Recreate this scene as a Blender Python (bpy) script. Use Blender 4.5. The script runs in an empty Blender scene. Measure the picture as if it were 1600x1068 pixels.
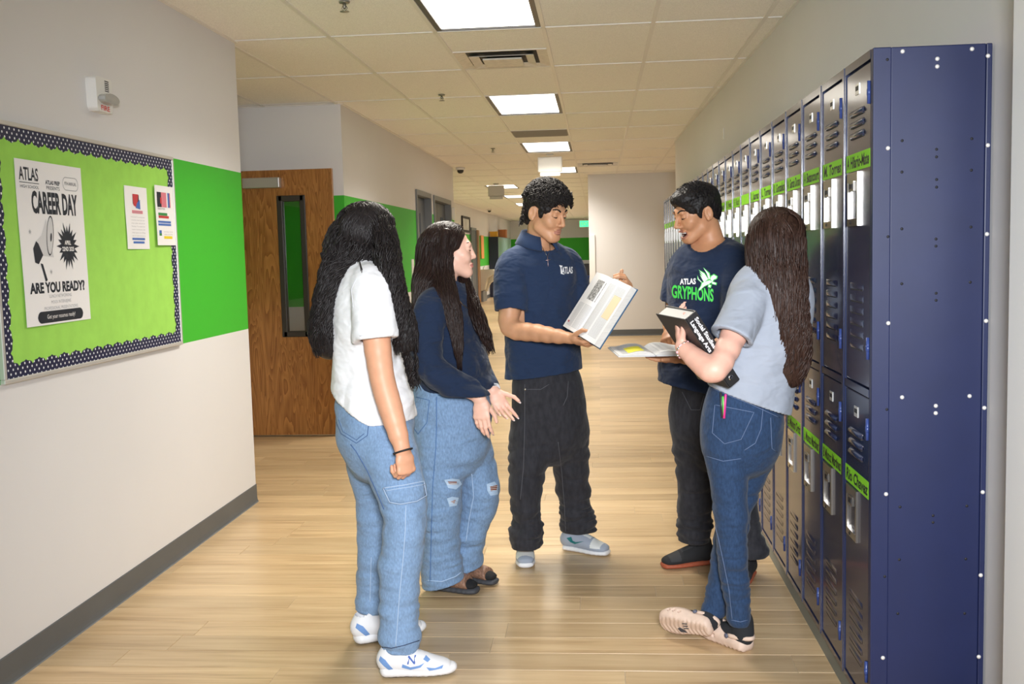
import bpy, bmesh, math, random
import numpy as np
from mathutils import Vector, Matrix
from mathutils.bvhtree import BVHTree

# ------------------------------------------------------------------ camera
CAM_H = 1.456
FPX, YAW, PITCH, ROLL = 1605.1, -0.0850106, -0.0876441, -0.0255584
def _cam_axes():
    cy, sy, cp, sp = math.cos(YAW), math.sin(YAW), math.cos(PITCH), math.sin(PITCH)
    f = np.array([sy*cp, cy*cp, sp]); r = np.array([cy, -sy, 0.]); u = np.cross(r, f)
    cr, sr = math.cos(ROLL), math.sin(ROLL)
    return np.array([cr*r+sr*u, -sr*r+cr*u, f])
CAMR = _cam_axes()
CAMP = np.array([0., 0., CAM_H])
scene = bpy.context.scene
cam_d = bpy.data.cameras.new('camera'); cam = bpy.data.objects.new('camera', cam_d)
scene.collection.objects.link(cam)
cam_d.sensor_width = 36.0; cam_d.sensor_fit = 'HORIZONTAL'; cam_d.lens = 36.0*FPX/1600.0
cam_d.clip_start = 0.05; cam_d.clip_end = 200
m = Matrix.Identity(4)
for i in range(3):
    m[i][0] = CAMR[0][i]; m[i][1] = CAMR[1][i]; m[i][2] = -CAMR[2][i]; m[i][3] = CAMP[i]
cam.matrix_world = m
scene.camera = cam

# ------------------------------------------------------------------ world, lights, exposure
world = bpy.data.worlds.new('world'); scene.world = world; world.use_nodes = True
bg = world.node_tree.nodes['Background']
bg.inputs[0].default_value = (0.92, 0.95, 1.0, 1); bg.inputs[1].default_value = 0.12
scene.view_settings.view_transform = 'Standard'; scene.view_settings.look = 'None'
scene.view_settings.gamma = 1.0; scene.view_settings.use_curve_mapping = False
scene.view_settings.exposure = 0.20
PANEL_STRENGTH = 4.0                     # glow of the ceiling light panels
PANEL_POWER = 44.0                       # light each panel throws down, shaded by its louvres
PANEL_COLOR = (1.0, 0.94, 0.84, 1)
# the photographer's flash: a soft beam from just above the camera, aimed at the group
fd = bpy.data.lights.new('flash_lamp', 'SPOT'); fd.energy = 800.0; fd.color = (0.93, 0.96, 1.0); fd.shadow_soft_size = 0.28
fd.spot_size = math.radians(78); fd.spot_blend = 1.0
fo = bpy.data.objects.new('flash_lamp', fd); COL0 = scene.collection; COL0.objects.link(fo); fo.location = (0.2, -0.3, 1.80)
fo.rotation_euler = (Vector((-0.15, 4.2, 0.75))-Vector(fo.location)).to_track_quat('-Z', 'Y').to_euler()

# ------------------------------------------------------------------ helpers: scene graph
COL = scene.collection
def tag(o, label=None, cat=None, group=None, kind=None):
    if label: o['label'] = label
    if cat: o['category'] = cat
    if group: o['group'] = group
    if kind: o['kind'] = kind
    return o
def link(name, me, parent=None):
    o = bpy.data.objects.new(name, me); COL.objects.link(o)
    if parent is not None: o.parent = parent
    return o
def empty(name, loc=(0, 0, 0), label=None, cat=None, group=None):
    o = link(name, None); o.location = loc; o.empty_display_size = 0.1
    return tag(o, label, cat, group)
def copy_tree(o, parent=None):
    c = o.copy(); COL.objects.link(c); c.parent = parent
    for ch in o.children: copy_tree(ch, c)
    return c
def bevel(o, w, seg=2):
    b = o.modifiers.new('bevel', 'BEVEL'); b.width = w; b.segments = seg; b.limit_method = 'ANGLE'; b.angle_limit = 0.7
    return o

# ------------------------------------------------------------------ helpers: photo pixel -> point
def ray(px, py):
    return CAMR.T @ np.array([(px-800.)/FPX, -(py-534.)/FPX, 1.])
def W(px, py, Y):                       # the point seen at that pixel, at distance Y down the corridor
    d = ray(px, py); return CAMP + d*(Y/d[1])
def WX(px, py, X):
    d = ray(px, py); return CAMP + d*(X/d[0])
def WZ(px, py, Z):
    d = ray(px, py); return CAMP + d*((Z-CAM_H)/d[2])

# ------------------------------------------------------------------ helpers: mesh builder
class MB:
    def __init__(s): s.v = []; s.f = []; s.m = []; s.sm = []
    def add(s, vs, fs, mi=0, smooth=False, M=None):
        n = len(s.v)
        if M is not None: vs = [tuple(M @ Vector(v)) for v in vs]
        s.v += [tuple(float(c) for c in v) for v in vs]
        s.f += [tuple(int(i)+n for i in f) for f in fs]; s.m += [mi]*len(fs); s.sm += [smooth]*len(fs)
        return s
    def box(s, a, b, mi=0, M=None):
        x0, y0, z0 = a; x1, y1, z1 = b
        vs = [(x0,y0,z0),(x1,y0,z0),(x1,y1,z0),(x0,y1,z0),(x0,y0,z1),(x1,y0,z1),(x1,y1,z1),(x0,y1,z1)]
        fs = [(0,3,2,1),(4,5,6,7),(0,1,5,4),(1,2,6,5),(2,3,7,6),(3,0,4,7)]
        return s.add(vs, fs, mi, False, M)
    def prism(s, poly, o, ux, uy, n, mi=0, mside=None):
        """outline poly [(u,v)] in the frame o,ux,uy, pushed along vector n"""
        o, ux, uy, n = map(np.array, (o, ux, uy, n)); k = len(poly)
        lo = [o+ux*a+uy*b for a, b in poly]; hi = [p+n for p in lo]
        s.add(lo+hi, [tuple(range(k-1, -1, -1)), tuple(range(k, 2*k))], mi)
        s.add(lo+hi, [(i, (i+1) % k, k+(i+1) % k, k+i) for i in range(k)], mi if mside is None else mside)
        return s
    def lathe(s, prof, o, ax, n=12, mi=0, smooth=True):
        """profile [(r,h)] around axis ax at o"""
        ax = np.array(ax, float); ax /= np.linalg.norm(ax); o = np.array(o, float)
        e = np.array([1., 0, 0]) if abs(ax[0]) < .9 else np.array([0, 1., 0])
        u = np.cross(ax, e); u /= np.linalg.norm(u); v = np.cross(ax, u)
        vs = [o+ax*h+(u*math.cos(2*math.pi*i/n)+v*math.sin(2*math.pi*i/n))*r for r, h in prof for i in range(n)]
        fs = [(j*n+i, j*n+(i+1) % n, (j+1)*n+(i+1) % n, (j+1)*n+i) for j in range(len(prof)-1) for i in range(n)]
        fs += [tuple(range(n-1, -1, -1)), tuple(range((len(prof)-1)*n, len(prof)*n))]
        return s.add(vs, fs, mi, smooth)
    def tube(s, pts, rad, n=6, mi=0, closed=False, flat=1.0, side=None):
        pts = np.array(pts, float); k = len(pts)
        rad = np.full(k, rad) if np.isscalar(rad) else np.array(rad)
        if closed: T = np.roll(pts, -1, 0)-np.roll(pts, 1, 0)
        else: T = np.gradient(pts, axis=0)
        T /= np.linalg.norm(T, axis=1)[:, None]+1e-12
        u0 = np.array([.31, .77, .55]) if side is None else np.array(side, float)
        vs = []
        for i in range(k):
            u = u0-T[i]*(u0@T[i]); u /= np.linalg.norm(u)+1e-12; v = np.cross(T[i], u)
            if side is None: u0 = u
            for j in range(n):
                a = 2*math.pi*j/n
                vs.append(pts[i]+rad[i]*(u*math.cos(a)+v*math.sin(a)*flat))
        R = k if closed else k-1
        fs = [(i*n+j, i*n+(j+1) % n, ((i+1) % k)*n+(j+1) % n, ((i+1) % k)*n+j) for i in range(R) for j in range(n)]
        if not closed: fs += [tuple(range(n-1, -1, -1)), tuple(range((k-1)*n, k*n))]
        return s.add(vs, fs, mi, True)
    def mesh(s, name, mats):
        me = bpy.data.meshes.new(name); me.from_pydata(s.v, [], s.f)
        for mt in mats: me.materials.append(mt)
        me.polygons.foreach_set('material_index', s.m); me.polygons.foreach_set('use_smooth', s.sm)
        me.update(); return me
    def build(s, name, mats, parent=None):
        if not isinstance(mats, (list, tuple)): mats = [mats]
        return link(name, s.mesh(name, mats), parent)

_text_cache = {}
def text_geo(txt, h=1.0, align='CENTER', sx=1.0, shear=0.0, bold=0.0, space=1.0):
    """flat lettering: verts (u,v) with capital height about h, faces"""
    key = (txt, align, shear, bold, space)
    if key not in _text_cache:
        c = bpy.data.curves.new('lettering', 'FONT'); c.body = txt; c.size = 1.0; c.align_x = align; c.shear = shear
        c.offset = bold; c.space_character = space; c.resolution_u = 3; c.fill_mode = 'FRONT'
        o = bpy.data.objects.new('lettering', c); COL.objects.link(o)
        dg = bpy.context.evaluated_depsgraph_get(); me = bpy.data.meshes.new_from_object(o.evaluated_get(dg))
        vs = [(v.co.x, v.co.y) for v in me.vertices]; fs = [tuple(p.vertices) for p in me.polygons]
        bpy.data.objects.remove(o); bpy.data.curves.remove(c); bpy.data.meshes.remove(me)
        _text_cache[key] = (vs, fs)
    vs, fs = _text_cache[key]
    k = h/0.70
    return [(x*k*sx, y*k) for x, y in vs], fs
def put_text(mb, txt, o, ux, uy, n, h, mi, align='CENTER', sx=1.0, shear=0.0, bold=0.0, width=None, space=1.0):
    vs, fs = text_geo(txt, h, align, sx, shear, bold, space)
    if width and vs:
        w = max(v[0] for v in vs)-min(v[0] for v in vs); k = width/max(w, 1e-6); vs = [(x*k, y) for x, y in vs]
    o, ux, uy, n = (np.array(q, float) for q in (o, ux, uy, n))
    mb.add([o+ux*x+uy*y+n for x, y in vs], fs, mi)

# ------------------------------------------------------------------ helpers: materials
MATS = {}
def mat(name, col, rough=0.5, metal=0.0, coat=0.0, spec=0.5, noise=None, bump=None, emit=None, alpha=None, trans=None, sheen=0.0, crough=0.05):
    """noise=(scale xyz, amount)  bump=(scale xyz, strength, distance)"""
    if name in MATS: return MATS[name]
    mt = bpy.data.materials.new(name); mt.use_nodes = True; MATS[name] = mt
    nt = mt.node_tree; N = nt.nodes; L = nt.links; P = N['Principled BSDF']
    c = (*col, 1) if len(col) == 3 else col
    P.inputs['Base Color'].default_value = c; P.inputs['Roughness'].default_value = rough
    P.inputs['Metallic'].default_value = metal; P.inputs['Coat Weight'].default_value = coat
    P.inputs['Coat Roughness'].default_value = crough; P.inputs['Specular IOR Level'].default_value = spec
    P.inputs['Sheen Weight'].default_value = sheen
    if trans: P.inputs['Transmission Weight'].default_value = trans
    if emit: P.inputs['Emission Color'].default_value = (*emit[0], 1); P.inputs['Emission Strength'].default_value = emit[1]
    if noise or bump:
        tc = N.new('ShaderNodeTexCoord')
    if noise:
        mp = N.new('ShaderNodeMapping'); mp.inputs['Scale'].default_value = noise[0]; L.new(tc.outputs['Object'], mp.inputs[0])
        nz = N.new('ShaderNodeTexNoise'); nz.inputs['Scale'].default_value = 1.0; nz.inputs['Detail'].default_value = 5.0
        L.new(mp.outputs[0], nz.inputs['Vector'])
        mr = N.new('ShaderNodeMapRange'); mr.inputs[1].default_value = .3; mr.inputs[2].default_value = .7
        mr.inputs[3].default_value = 1-noise[1]; mr.inputs[4].default_value = 1+noise[1]; L.new(nz.outputs[0], mr.inputs[0])
        mx = N.new('ShaderNodeMix'); mx.data_type = 'RGBA'; mx.blend_type = 'MULTIPLY'; mx.inputs['Factor'].default_value = 1
        mx.inputs[6].default_value = c; L.new(mr.outputs[0], mx.inputs[7]); L.new(mx.outputs[2], P.inputs['Base Color'])
    if bump:
        mp = N.new('ShaderNodeMapping'); mp.inputs['Scale'].default_value = bump[0]; L.new(tc.outputs['Object'], mp.inputs[0])
        nz = N.new('ShaderNodeTexNoise'); nz.inputs['Scale'].default_value = 1.0; nz.inputs['Detail'].default_value = 3.0
        L.new(mp.outputs[0], nz.inputs['Vector'])
        bp = N.new('ShaderNodeBump'); bp.inputs['Strength'].default_value = bump[1]; bp.inputs['Distance'].default_value = bump[2]
        L.new(nz.outputs[0], bp.inputs['Height']); L.new(bp.outputs[0], P.inputs['Normal'])
    return mt
def srgb(h):
    h = h.lstrip('#'); c = [int(h[i:i+2], 16)/255 for i in (0, 2, 4)]
    return tuple(x/12.92 if x <= .04045 else ((x+.055)/1.055)**2.4 for x in c)
# ================================================================== the room
CEIL = 2.696
XL, XLF, YL1, YA = -2.07, -2.08, 5.92, 8.42     # near left wall, far left wall, end of near wall, alcove back wall
GREEN0, GREEN1 = 1.041, 1.955
def wall_paint(name, band=True):
    mt = bpy.data.materials.new(name); mt.use_nodes = True; nt = mt.node_tree; N = nt.nodes; L = nt.links; P = N['Principled BSDF']
    geo = N.new('ShaderNodeNewGeometry'); sep = N.new('ShaderNodeSeparateXYZ'); L.new(geo.outputs['Position'], sep.inputs[0])
    nz = N.new('ShaderNodeTexNoise'); nz.inputs['Scale'].default_value = 90; nz.inputs['Detail'].default_value = 3; L.new(geo.outputs['Position'], nz.inputs['Vector'])
    n2 = N.new('ShaderNodeTexNoise'); n2.inputs['Scale'].default_value = 1.3; n2.inputs['Detail'].default_value = 4; L.new(geo.outputs['Position'], n2.inputs['Vector'])
    mr = N.new('ShaderNodeMapRange'); mr.inputs[3].default_value = .95; mr.inputs[4].default_value = 1.03; L.new(n2.outputs[0], mr.inputs[0])
    bp = N.new('ShaderNodeBump'); bp.inputs['Strength'].default_value = .12; bp.inputs['Distance'].default_value = .002
    L.new(nz.outputs[0], bp.inputs['Height']); L.new(bp.outputs[0], P.inputs['Normal'])
    white = (.74, .73, .735, 1); green = (*srgb('#3fb62e'), 1)
    mx = N.new('ShaderNodeMix'); mx.data_type = 'RGBA'; mx.inputs[6].default_value = white; mx.inputs[7].default_value = green
    if band:
        a = N.new('ShaderNodeMath'); a.operation = 'GREATER_THAN'; a.inputs[1].default_value = GREEN0; L.new(sep.outputs[2], a.inputs[0])
        b = N.new('ShaderNodeMath'); b.operation = 'LESS_THAN'; b.inputs[1].default_value = GREEN1; L.new(sep.outputs[2], b.inputs[0])
        c = N.new('ShaderNodeMath'); c.operation = 'MULTIPLY'; L.new(a.outputs[0], c.inputs[0]); L.new(b.outputs[0], c.inputs[1])
        L.new(c.outputs[0], mx.inputs['Factor'])
    else: mx.inputs['Factor'].default_value = 0
    m2 = N.new('ShaderNodeMix'); m2.data_type = 'RGBA'; m2.blend_type = 'MULTIPLY'; m2.inputs['Factor'].default_value = 1
    L.new(mx.outputs[2], m2.inputs[6]); L.new(mr.outputs[0], m2.inputs[7]); L.new(m2.outputs[2], P.inputs['Base Color'])
    P.inputs['Roughness'].default_value = .55; P.inputs['Specular IOR Level'].default_value = .35
    return mt
PAINT = wall_paint('wall_paint_banded'); PLAIN = wall_paint('wall_paint_plain', False)
RUBBER = mat('grey_rubber_base', srgb('#5a5d5f'), .45, noise=((6, 6, 6), .06))
def struct(name, mb, mats, **k): return tag(mb.build(name, mats), kind='structure', **k)

# --- floor: planks one by one near the camera, the same boards as a material further off
def wood_floor(name, planks):
    mt = bpy.data.materials.new(name); mt.use_nodes = True; nt = mt.node_tree; N = nt.nodes; L = nt.links; P = N['Principled BSDF']
    geo = N.new('ShaderNodeNewGeometry'); oi = N.new('ShaderNodeObjectInfo')
    if planks:
        rnd = oi.outputs['Random']
    else:
        br = N.new('ShaderNodeTexBrick'); br.offset = .37; br.inputs['Scale'].default_value = 1; br.inputs['Brick Width'].default_value = 1.22
        br.inputs['Row Height'].default_value = .152; br.inputs['Mortar Size'].default_value = .0012; br.inputs['Color1'].default_value = (0, 0, 0, 1); br.inputs['Color2'].default_value = (1, 1, 1, 1)
        br.inputs['Mortar'].default_value = (.5, .5, .5, 1); L.new(geo.outputs['Position'], br.inputs['Vector'])
        rnd = br.outputs['Color']
    off = N.new('ShaderNodeVectorMath'); off.operation = 'MULTIPLY_ADD'; off.inputs[0].default_value = (0, 0, 0)
    cmb = N.new('ShaderNodeCombineXYZ'); ml = N.new('ShaderNodeMath'); ml.operation = 'MULTIPLY'; ml.inputs[1].default_value = 37.0
    L.new(rnd, ml.inputs[0]); L.new(ml.outputs[0], cmb.inputs[2]); L.new(ml.outputs[0], cmb.inputs[0])
    ad = N.new('ShaderNodeVectorMath'); ad.operation = 'ADD'; L.new(geo.outputs['Position'], ad.inputs[0]); L.new(cmb.outputs[0], ad.inputs[1])
    def nz(scale, sc3, det=4, dist=0):
        mp = N.new('ShaderNodeMapping'); mp.inputs['Scale'].default_value = sc3; L.new(ad.outputs[0], mp.inputs[0])
        n = N.new('ShaderNodeTexNoise'); n.inputs['Scale'].default_value = scale; n.inputs['Detail'].default_value = det; n.inputs['Distortion'].default_value = dist
        L.new(mp.outputs[0], n.inputs['Vector']); return n
    g1 = nz(1.0, (1.6, 26, 1), 5, .6); g2 = nz(1.0, (5, 120, 1), 3); g3 = nz(1.0, (1.1, 7, 1), 3, 1.0)
    r1 = N.new('ShaderNodeValToRGB'); e = r1.color_ramp.elements
    e[0].position = .30; e[0].color = (.31, .195, .098, 1); e[1].position = .62; e[1].color = (.63, .465, .275, 1)
    e2 = r1.color_ramp.elements.new(.45); e2.color = (.52, .362, .20, 1)
    mxn = N.new('ShaderNodeMix'); mxn.data_type = 'FLOAT'; mxn.inputs['Factor'].default_value = .38; L.new(g1.outputs[0], mxn.inputs[2]); L.new(g3.outputs[0], mxn.inputs[3])
    mx2 = N.new('ShaderNodeMix'); mx2.data_type = 'FLOAT'; mx2.inputs['Factor'].default_value = .22; L.new(mxn.outputs[0], mx2.inputs[2]); L.new(g2.outputs[0], mx2.inputs[3])
    L.new(mx2.outputs[0], r1.inputs[0])
    mr = N.new('ShaderNodeMapRange'); mr.inputs[3].default_value = .86; mr.inputs[4].default_value = 1.10; L.new(rnd, mr.inputs[0])
    m2 = N.new('ShaderNodeMix'); m2.data_type = 'RGBA'; m2.blend_type = 'MULTIPLY'; m2.inputs['Factor'].default_value = 1
    L.new(r1.outputs[0], m2.inputs[6]); L.new(mr.outputs[0], m2.inputs[7]); L.new(m2.outputs[2], P.inputs['Base Color'])
    P.inputs['Roughness'].default_value = .30; P.inputs['Specular IOR Level'].default_value = .5
    bp = N.new('ShaderNodeBump'); bp.inputs['Strength'].default_value = .10; bp.inputs['Distance'].default_value = .002
    L.new(g2.outputs[0], bp.inputs['Height']); L.new(bp.outputs[0], P.inputs['Normal'])
    return mt
WOODP = wood_floor('vinyl_plank', True); WOODF = wood_floor('vinyl_plank_far', False)
Y0P, ROW, NROW = 2.55, .1524, 34
YPE = Y0P+ROW*NROW
JOINT = mat('plank_joint', (.50, .40, .28), .6)
mb = MB(); mb.box((-4.2, -4, -.12), (3.6, Y0P, 0), 0); mb.box((-4.2, YPE, -.12), (3.6, 46, 0), 0)
mb.box((-4.2, Y0P, -.12), (3.6, YPE, -.0022), 1)
floor = struct('floor', mb, [WOODF, JOINT])
random.seed(4)
XP0, XP1, LEN = -3.1, 1.05, 1.2192
plank_me = {}
for r in range(NROW):
    x = XP0-random.random()*LEN
    while x < XP1:
        a, b = max(x, XP0), min(x+LEN, XP1)
        if b-a > .03:
            key = round(b-a, 3)
            if key not in plank_me:
                q = MB(); g = .0008; t = .0011; w = key; h = ROW
                q.add([(g,g,-.002),(w-g,g,-.002),(w-g,h-g,-.002),(g,h-g,-.002),(g+t,g+t,0),(w-g-t,g+t,0),(w-g-t,h-g-t,0),(g+t,h-g-t,0)],
                      [(4,5,6,7),(0,1,5,4),(1,2,6,5),(2,3,7,6),(3,0,4,7)])
                plank_me[key] = q.mesh('plank', [WOODP])
            o = link('plank', plank_me[key], floor); o.location = (a, Y0P+r*ROW, 0)
        x += LEN

# --- walls
mb = MB(); mb.box((XL-.25, -4, 0), (XL, YL1, CEIL)); struct('wall_left', mb, PAINT)
mb = MB(); mb.box((-3.25, YA, 0), (XLF, YA+.2, CEIL)); mb.box((-3.25, YL1, 0), (-3.0, YA, CEIL)); mb.box((-3.25, YL1-.2, 0), (XL-.25, YL1, CEIL)); struct('wall_alcove', mb, PAINT)
YE = 15.0
D1, D2 = (11.80, 12.86), (13.08, 14.60)
mb = MB()
for a, b in ((YA+.2, D1[0]), (D1[1], D2[0]), (D2[1], YE)): mb.box((XLF-.2, a, 0), (XLF, b, CEIL))
for a, b in (D1, D2): mb.box((XLF-.2, a, 2.20), (XLF, b, CEIL))
mb.box((-3.5, YE-.2, 0), (XLF-.2, YE, CEIL))
struct('wall_left_far', mb, PAINT)
mb = MB(); mb.box((-3.7, YE, 0), (-3.51, 42, CEIL)); struct('wall_left_end', mb, PAINT)
mb = MB(); mb.box((-3.65, 42, 0), (3.6, 42.2, CEIL)); struct('wall_end', mb, PAINT)
YB = 17.3
mb = MB(); mb.box((-.14, YB, 0), (3.6, 42, CEIL)); struct('wall_back', mb, PLAIN)
# right wall, a hair out of true with the ceiling grid
def xr(y): return 1.104-.0185*(y-3.0)
YRE = 12.35
mb = MB(); a, b = xr(-4), xr(YRE)
mb.add([(a,-4,0),(b,YRE,0),(b+.3,YRE,0),(a+.3,-4,0),(a,-4,CEIL),(b,YRE,CEIL),(b+.3,YRE,CEIL),(a+.3,-4,CEIL)],
       [(0,3,2,1),(4,5,6,7),(0,1,5,4),(1,2,6,5),(2,3,7,6),(3,0,4,7)])
struct('wall_right', mb, PLAIN)
mb = MB(); mb.box((3.4, YRE, 0), (3.6, YB, CEIL)); mb.box((1.2, YRE-.2, 0), (3.6, YRE, CEIL)); struct('wall_side_passage', mb, PLAIN)

# --- baseboards (coved rubber)
def cove(mb, p, q, n, h=.107):
    p, q, n = (np.array(v, float) for v in (p, q, n)); prof = [(0, 0), (.014, 0), (.010, .004), (.006, .014), (.004, .03), (.004, h-.004), (.002, h), (0, h)]
    k = len(prof); vs = [e+n*a+np.array([0, 0, b]) for e in (p, q) for a, b in prof]
    mb.add(vs, [(i, i+1, k+i+1, k+i) for i in range(k-1)]+[tuple(range(k)), tuple(range(2*k-1, k-1, -1))])
mb = MB(); cove(mb, (XL, -4, 0), (XL, YL1+.004, 0), (1, 0, 0)); struct('baseboard_left', mb, RUBBER)
mb = MB(); cove(mb, (XL, YL1, 0), (XL-.25, YL1, 0), (0, 1, 0)); cove(mb, (-3.0, YA, 0), (XLF, YA, 0), (0, -1, 0)); struct('baseboard_alcove', mb, RUBBER)
mb = MB()
for a, b in ((YA-.004, D1[0]-.05), (D1[1]+.05, D2[0]-.05), (D2[1]+.05, YE)): cove(mb, (XLF, a, 0), (XLF, b, 0), (1, 0, 0))
struct('baseboard_left_far', mb, RUBBER)
mb = MB(); cove(mb, (-.14, YB, 0), (3.4, YB, 0), (0, -1, 0)); struct('baseboard_back', mb, RUBBER)
mb = MB(); cove(mb, (-3.5, YE, 0), (-3.5, 42, 0), (1, 0, 0)); cove(mb, (-3.5, 42, 0), (-.14, 42, 0), (0, -1, 0)); struct('baseboard_end', mb, RUBBER)
mb = MB(); cove(mb, (xr(-4), -4, 0), (xr(2.9), 2.9, 0), (-1, 0, 0)); struct('baseboard_right', mb, RUBBER)

# --- ceiling: grid of bars with tiles laid in
TX = lambda i: -2.718+.6096*i
TY = lambda j: 5.8658+1.2192*j
TILE = mat('acoustic_tile', (.90, .875, .83), .9, spec=.1, noise=((160, 160, 160), .10), bump=((240, 240, 240), .35, .003))
BAR = mat('ceiling_bar', (.80, .77, .72), .45)
mb = MB(); mb.box((-4.2, -4, CEIL+.03), (3.6, 46, CEIL+.2)); mb.box((-3.65, TY(15), CEIL+.004), (3.6, 42.2, CEIL+.03))
ceiling = struct('ceiling', mb, [TILE])
tm = {}
LIGHTS = {(3, -1), (3, 2), (3, 5), (3, 8), (1, 11), (1, 14)}
SPECIAL = {(3, 0), (3, 4), (4, 7)}
def ceil_tile(x0, x1, y0, y1):
    key = (round(x1-x0, 3), round(y1-y0, 3))
    if key not in tm:
        q = MB(); w, d = key; g = .010; q.box((g, g, .004), (w-g, d-g, .022)); tm[key] = q.mesh('ceiling_tile', [TILE])
    o = link('ceiling_tile', tm[key], ceiling); o.location = (x0, y0, CEIL); return o
for j in range(-5, 15):
    for i in range(-2, 8):
        x0, x1, y0, y1 = TX(i), TX(i+1), TY(j), TY(j+1)
        if y0 < YL1-.1 and x1 < XL: continue
        if y1 < YE and x1 < -3.0: continue
        if y0 > YA-.3 and y1 < YE and x1 < XLF-.01: continue
        if y0 > YB and x0 > -.2: continue
        if y0 < YRE-1.3 and x0 > 1.1: continue
        if (i, j) in LIGHTS: continue
        if (i, j) in SPECIAL:
            half = TY(j)+.6096
            if (i, j) == (3, 4): ceil_tile(x0, x1, half, y1)
            else: ceil_tile(x0, x1, y0, half)
            continue
        ceil_tile(x0, x1, y0, y1)
bar_me = {}
def bar(x0, x1, y0, y1):
    key = (round(x1-x0, 3), round(y1-y0, 3))
    if key not in bar_me:
        q = MB(); q.box((0, 0, -.001), (key[0], key[1], .012)); bar_me[key] = q.mesh('ceiling_bar', [BAR])
    o = link('ceiling_bar', bar_me[key], ceiling); o.location = (x0, y0, CEIL)
for i in range(-1, 7):
    y0 = -4 if TX(i) > XL else (YL1 if TX(i) > -3 else YE)
    y1 = YB if TX(i) > -.2 else 42
    if XL > TX(i) > -3.0: bar(TX(i)-.012, TX(i)+.012, YL1, YA); y0 = YE
    bar(TX(i)-.012, TX(i)+.012, y0, y1)
for j in range(-5, 16):
    y = TY(j)
    xa = XL if y < YL1 else (-3.0 if y < YA else (XLF if y < YE else -3.5))
    xb = xr(y) if y < YRE else (3.4 if y < YB else -.14)
    bar(xa, xb, y-.006, y+.006)
for (i, j) in SPECIAL: bar(TX(i), TX(i+1), TY(j)+.6096-.006, TY(j)+.6096+.006)
mb = MB()
cols = [((XL, -4), (XL, YL1), (1, 0)), ((-3, YA), (XLF, YA), (0, -1)), ((XLF, YA), (XLF, YE), (1, 0)), ((-.14, YB), (3.4, YB), (0, -1))]
for (ax, ay), (bx, by), n in cols:
    x0, x1 = sorted((ax, bx)); y0, y1 = sorted((ay, by))
    if n[0] > 0: x1 = x0+.022
    else: y0 = y1-.022
    mb.box((x0, y0, CEIL-.002), (x1, y1, CEIL+.02))
a, b = xr(-4), xr(YRE)
mb.add([(a-.022,-4,CEIL-.002),(b-.022,YRE,CEIL-.002),(b,YRE,CEIL-.002),(a,-4,CEIL-.002),(a-.022,-4,CEIL+.02),(b-.022,YRE,CEIL+.02),(b,YRE,CEIL+.02),(a,-4,CEIL+.02)],
       [(0,3,2,1),(4,5,6,7),(0,1,5,4),(1,2,6,5),(2,3,7,6),(3,0,4,7)])
struct('trim_1', mb, BAR)

# --- ceiling lights
PANEL = mat('light_panel', (.9, .9, .9), .6, emit=(PANEL_COLOR[:3], PANEL_STRENGTH))
DARKM = mat('dark_metal', (.03, .03, .032), .4)
def panel_lamp(e, ln):
    d = bpy.data.lights.new('panel_lamp', 'AREA'); d.shape = 'RECTANGLE'; d.size = .54; d.size_y = ln; d.energy = PANEL_POWER; d.color = PANEL_COLOR[:3]; d.spread = math.radians(135)
    o = bpy.data.objects.new('panel_lamp', d); COL.objects.link(o); o.parent = e; o.location = (0, 0, -.002)
def troffer(name, i, j, label):
    x0, x1, y0, y1 = TX(i)+.014, TX(i+1)-.014, TY(j)+.012, TY(j+1)-.012
    e = empty(name, ((x0+x1)/2, (y0+y1)/2, CEIL), label, 'ceiling light', 'ceiling light panels down the corridor')
    w, d = (x1-x0)/2, (y1-y0)/2
    q = MB()
    q.box((-w, -d, .002), (-w+.028, d, .03)); q.box((w-.028, -d, .002), (w, d, .03)); q.box((-w+.028, -d, .002), (w-.028, -d+.014, .03)); q.box((-w+.028, d-.014, .002), (w-.028, d, .03))
    q.build('frame', [DARKM], e)
    q = MB(); q.box((-w+.028, -d+.014, .012), (w-.028, d-.014, .028)); q.build('diffuser', [PANEL], e)
    q = MB()
    for k in (-2, -1, 0, 1, 2): q.box((-w+.028, k*.2-.002, .009), (w-.028, k*.2+.002, .0118))
    q.build('seam', [PANEL], e)
    panel_lamp(e, 1.16)
    return e
troffer('ceiling_light', 3, -1, 'large lit ceiling panel cut by the top edge of the picture')
troffer('ceiling_light', 3, 2, 'lit ceiling panel just beyond the square air vent')
troffer('ceiling_light', 3, 5, 'lit ceiling panel just beyond the flat brown air grille')
troffer('ceiling_light', 3, 8, 'lit ceiling panel half hidden by the hanging white sign box')
troffer('ceiling_light', 1, 11, 'small far lit panel beside the grey hanging sign')
troffer('ceiling_light', 1, 14, 'small far lit panel beyond the grey hanging sign')
for yy, lb in ((27.5, 'distant lit ceiling panel, nearest of the far four'), (31.5, 'distant lit ceiling panel, second of the far four'), (35.5, 'distant lit ceiling panel, third of the far four'), (39.0, 'last lit ceiling panel before the corridor end wall')):
    e = empty('ceiling_light', (-1.8, yy, CEIL), lb, 'ceiling light', 'ceiling light panels down the corridor')
    q = MB(); q.box((-.3, -.6, -.004), (.3, .6, .004)); q.build('diffuser', [PANEL], e)
    panel_lamp(e, 1.16); e.children[-1].location = (0, 0, -.010)
    q = MB(); q.box((-.32, -.62, -.006), (-.3, .62, .004)); q.box((.3, -.62, -.006), (.32, .62, .004)); q.build('frame', [DARKM], e)

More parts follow.
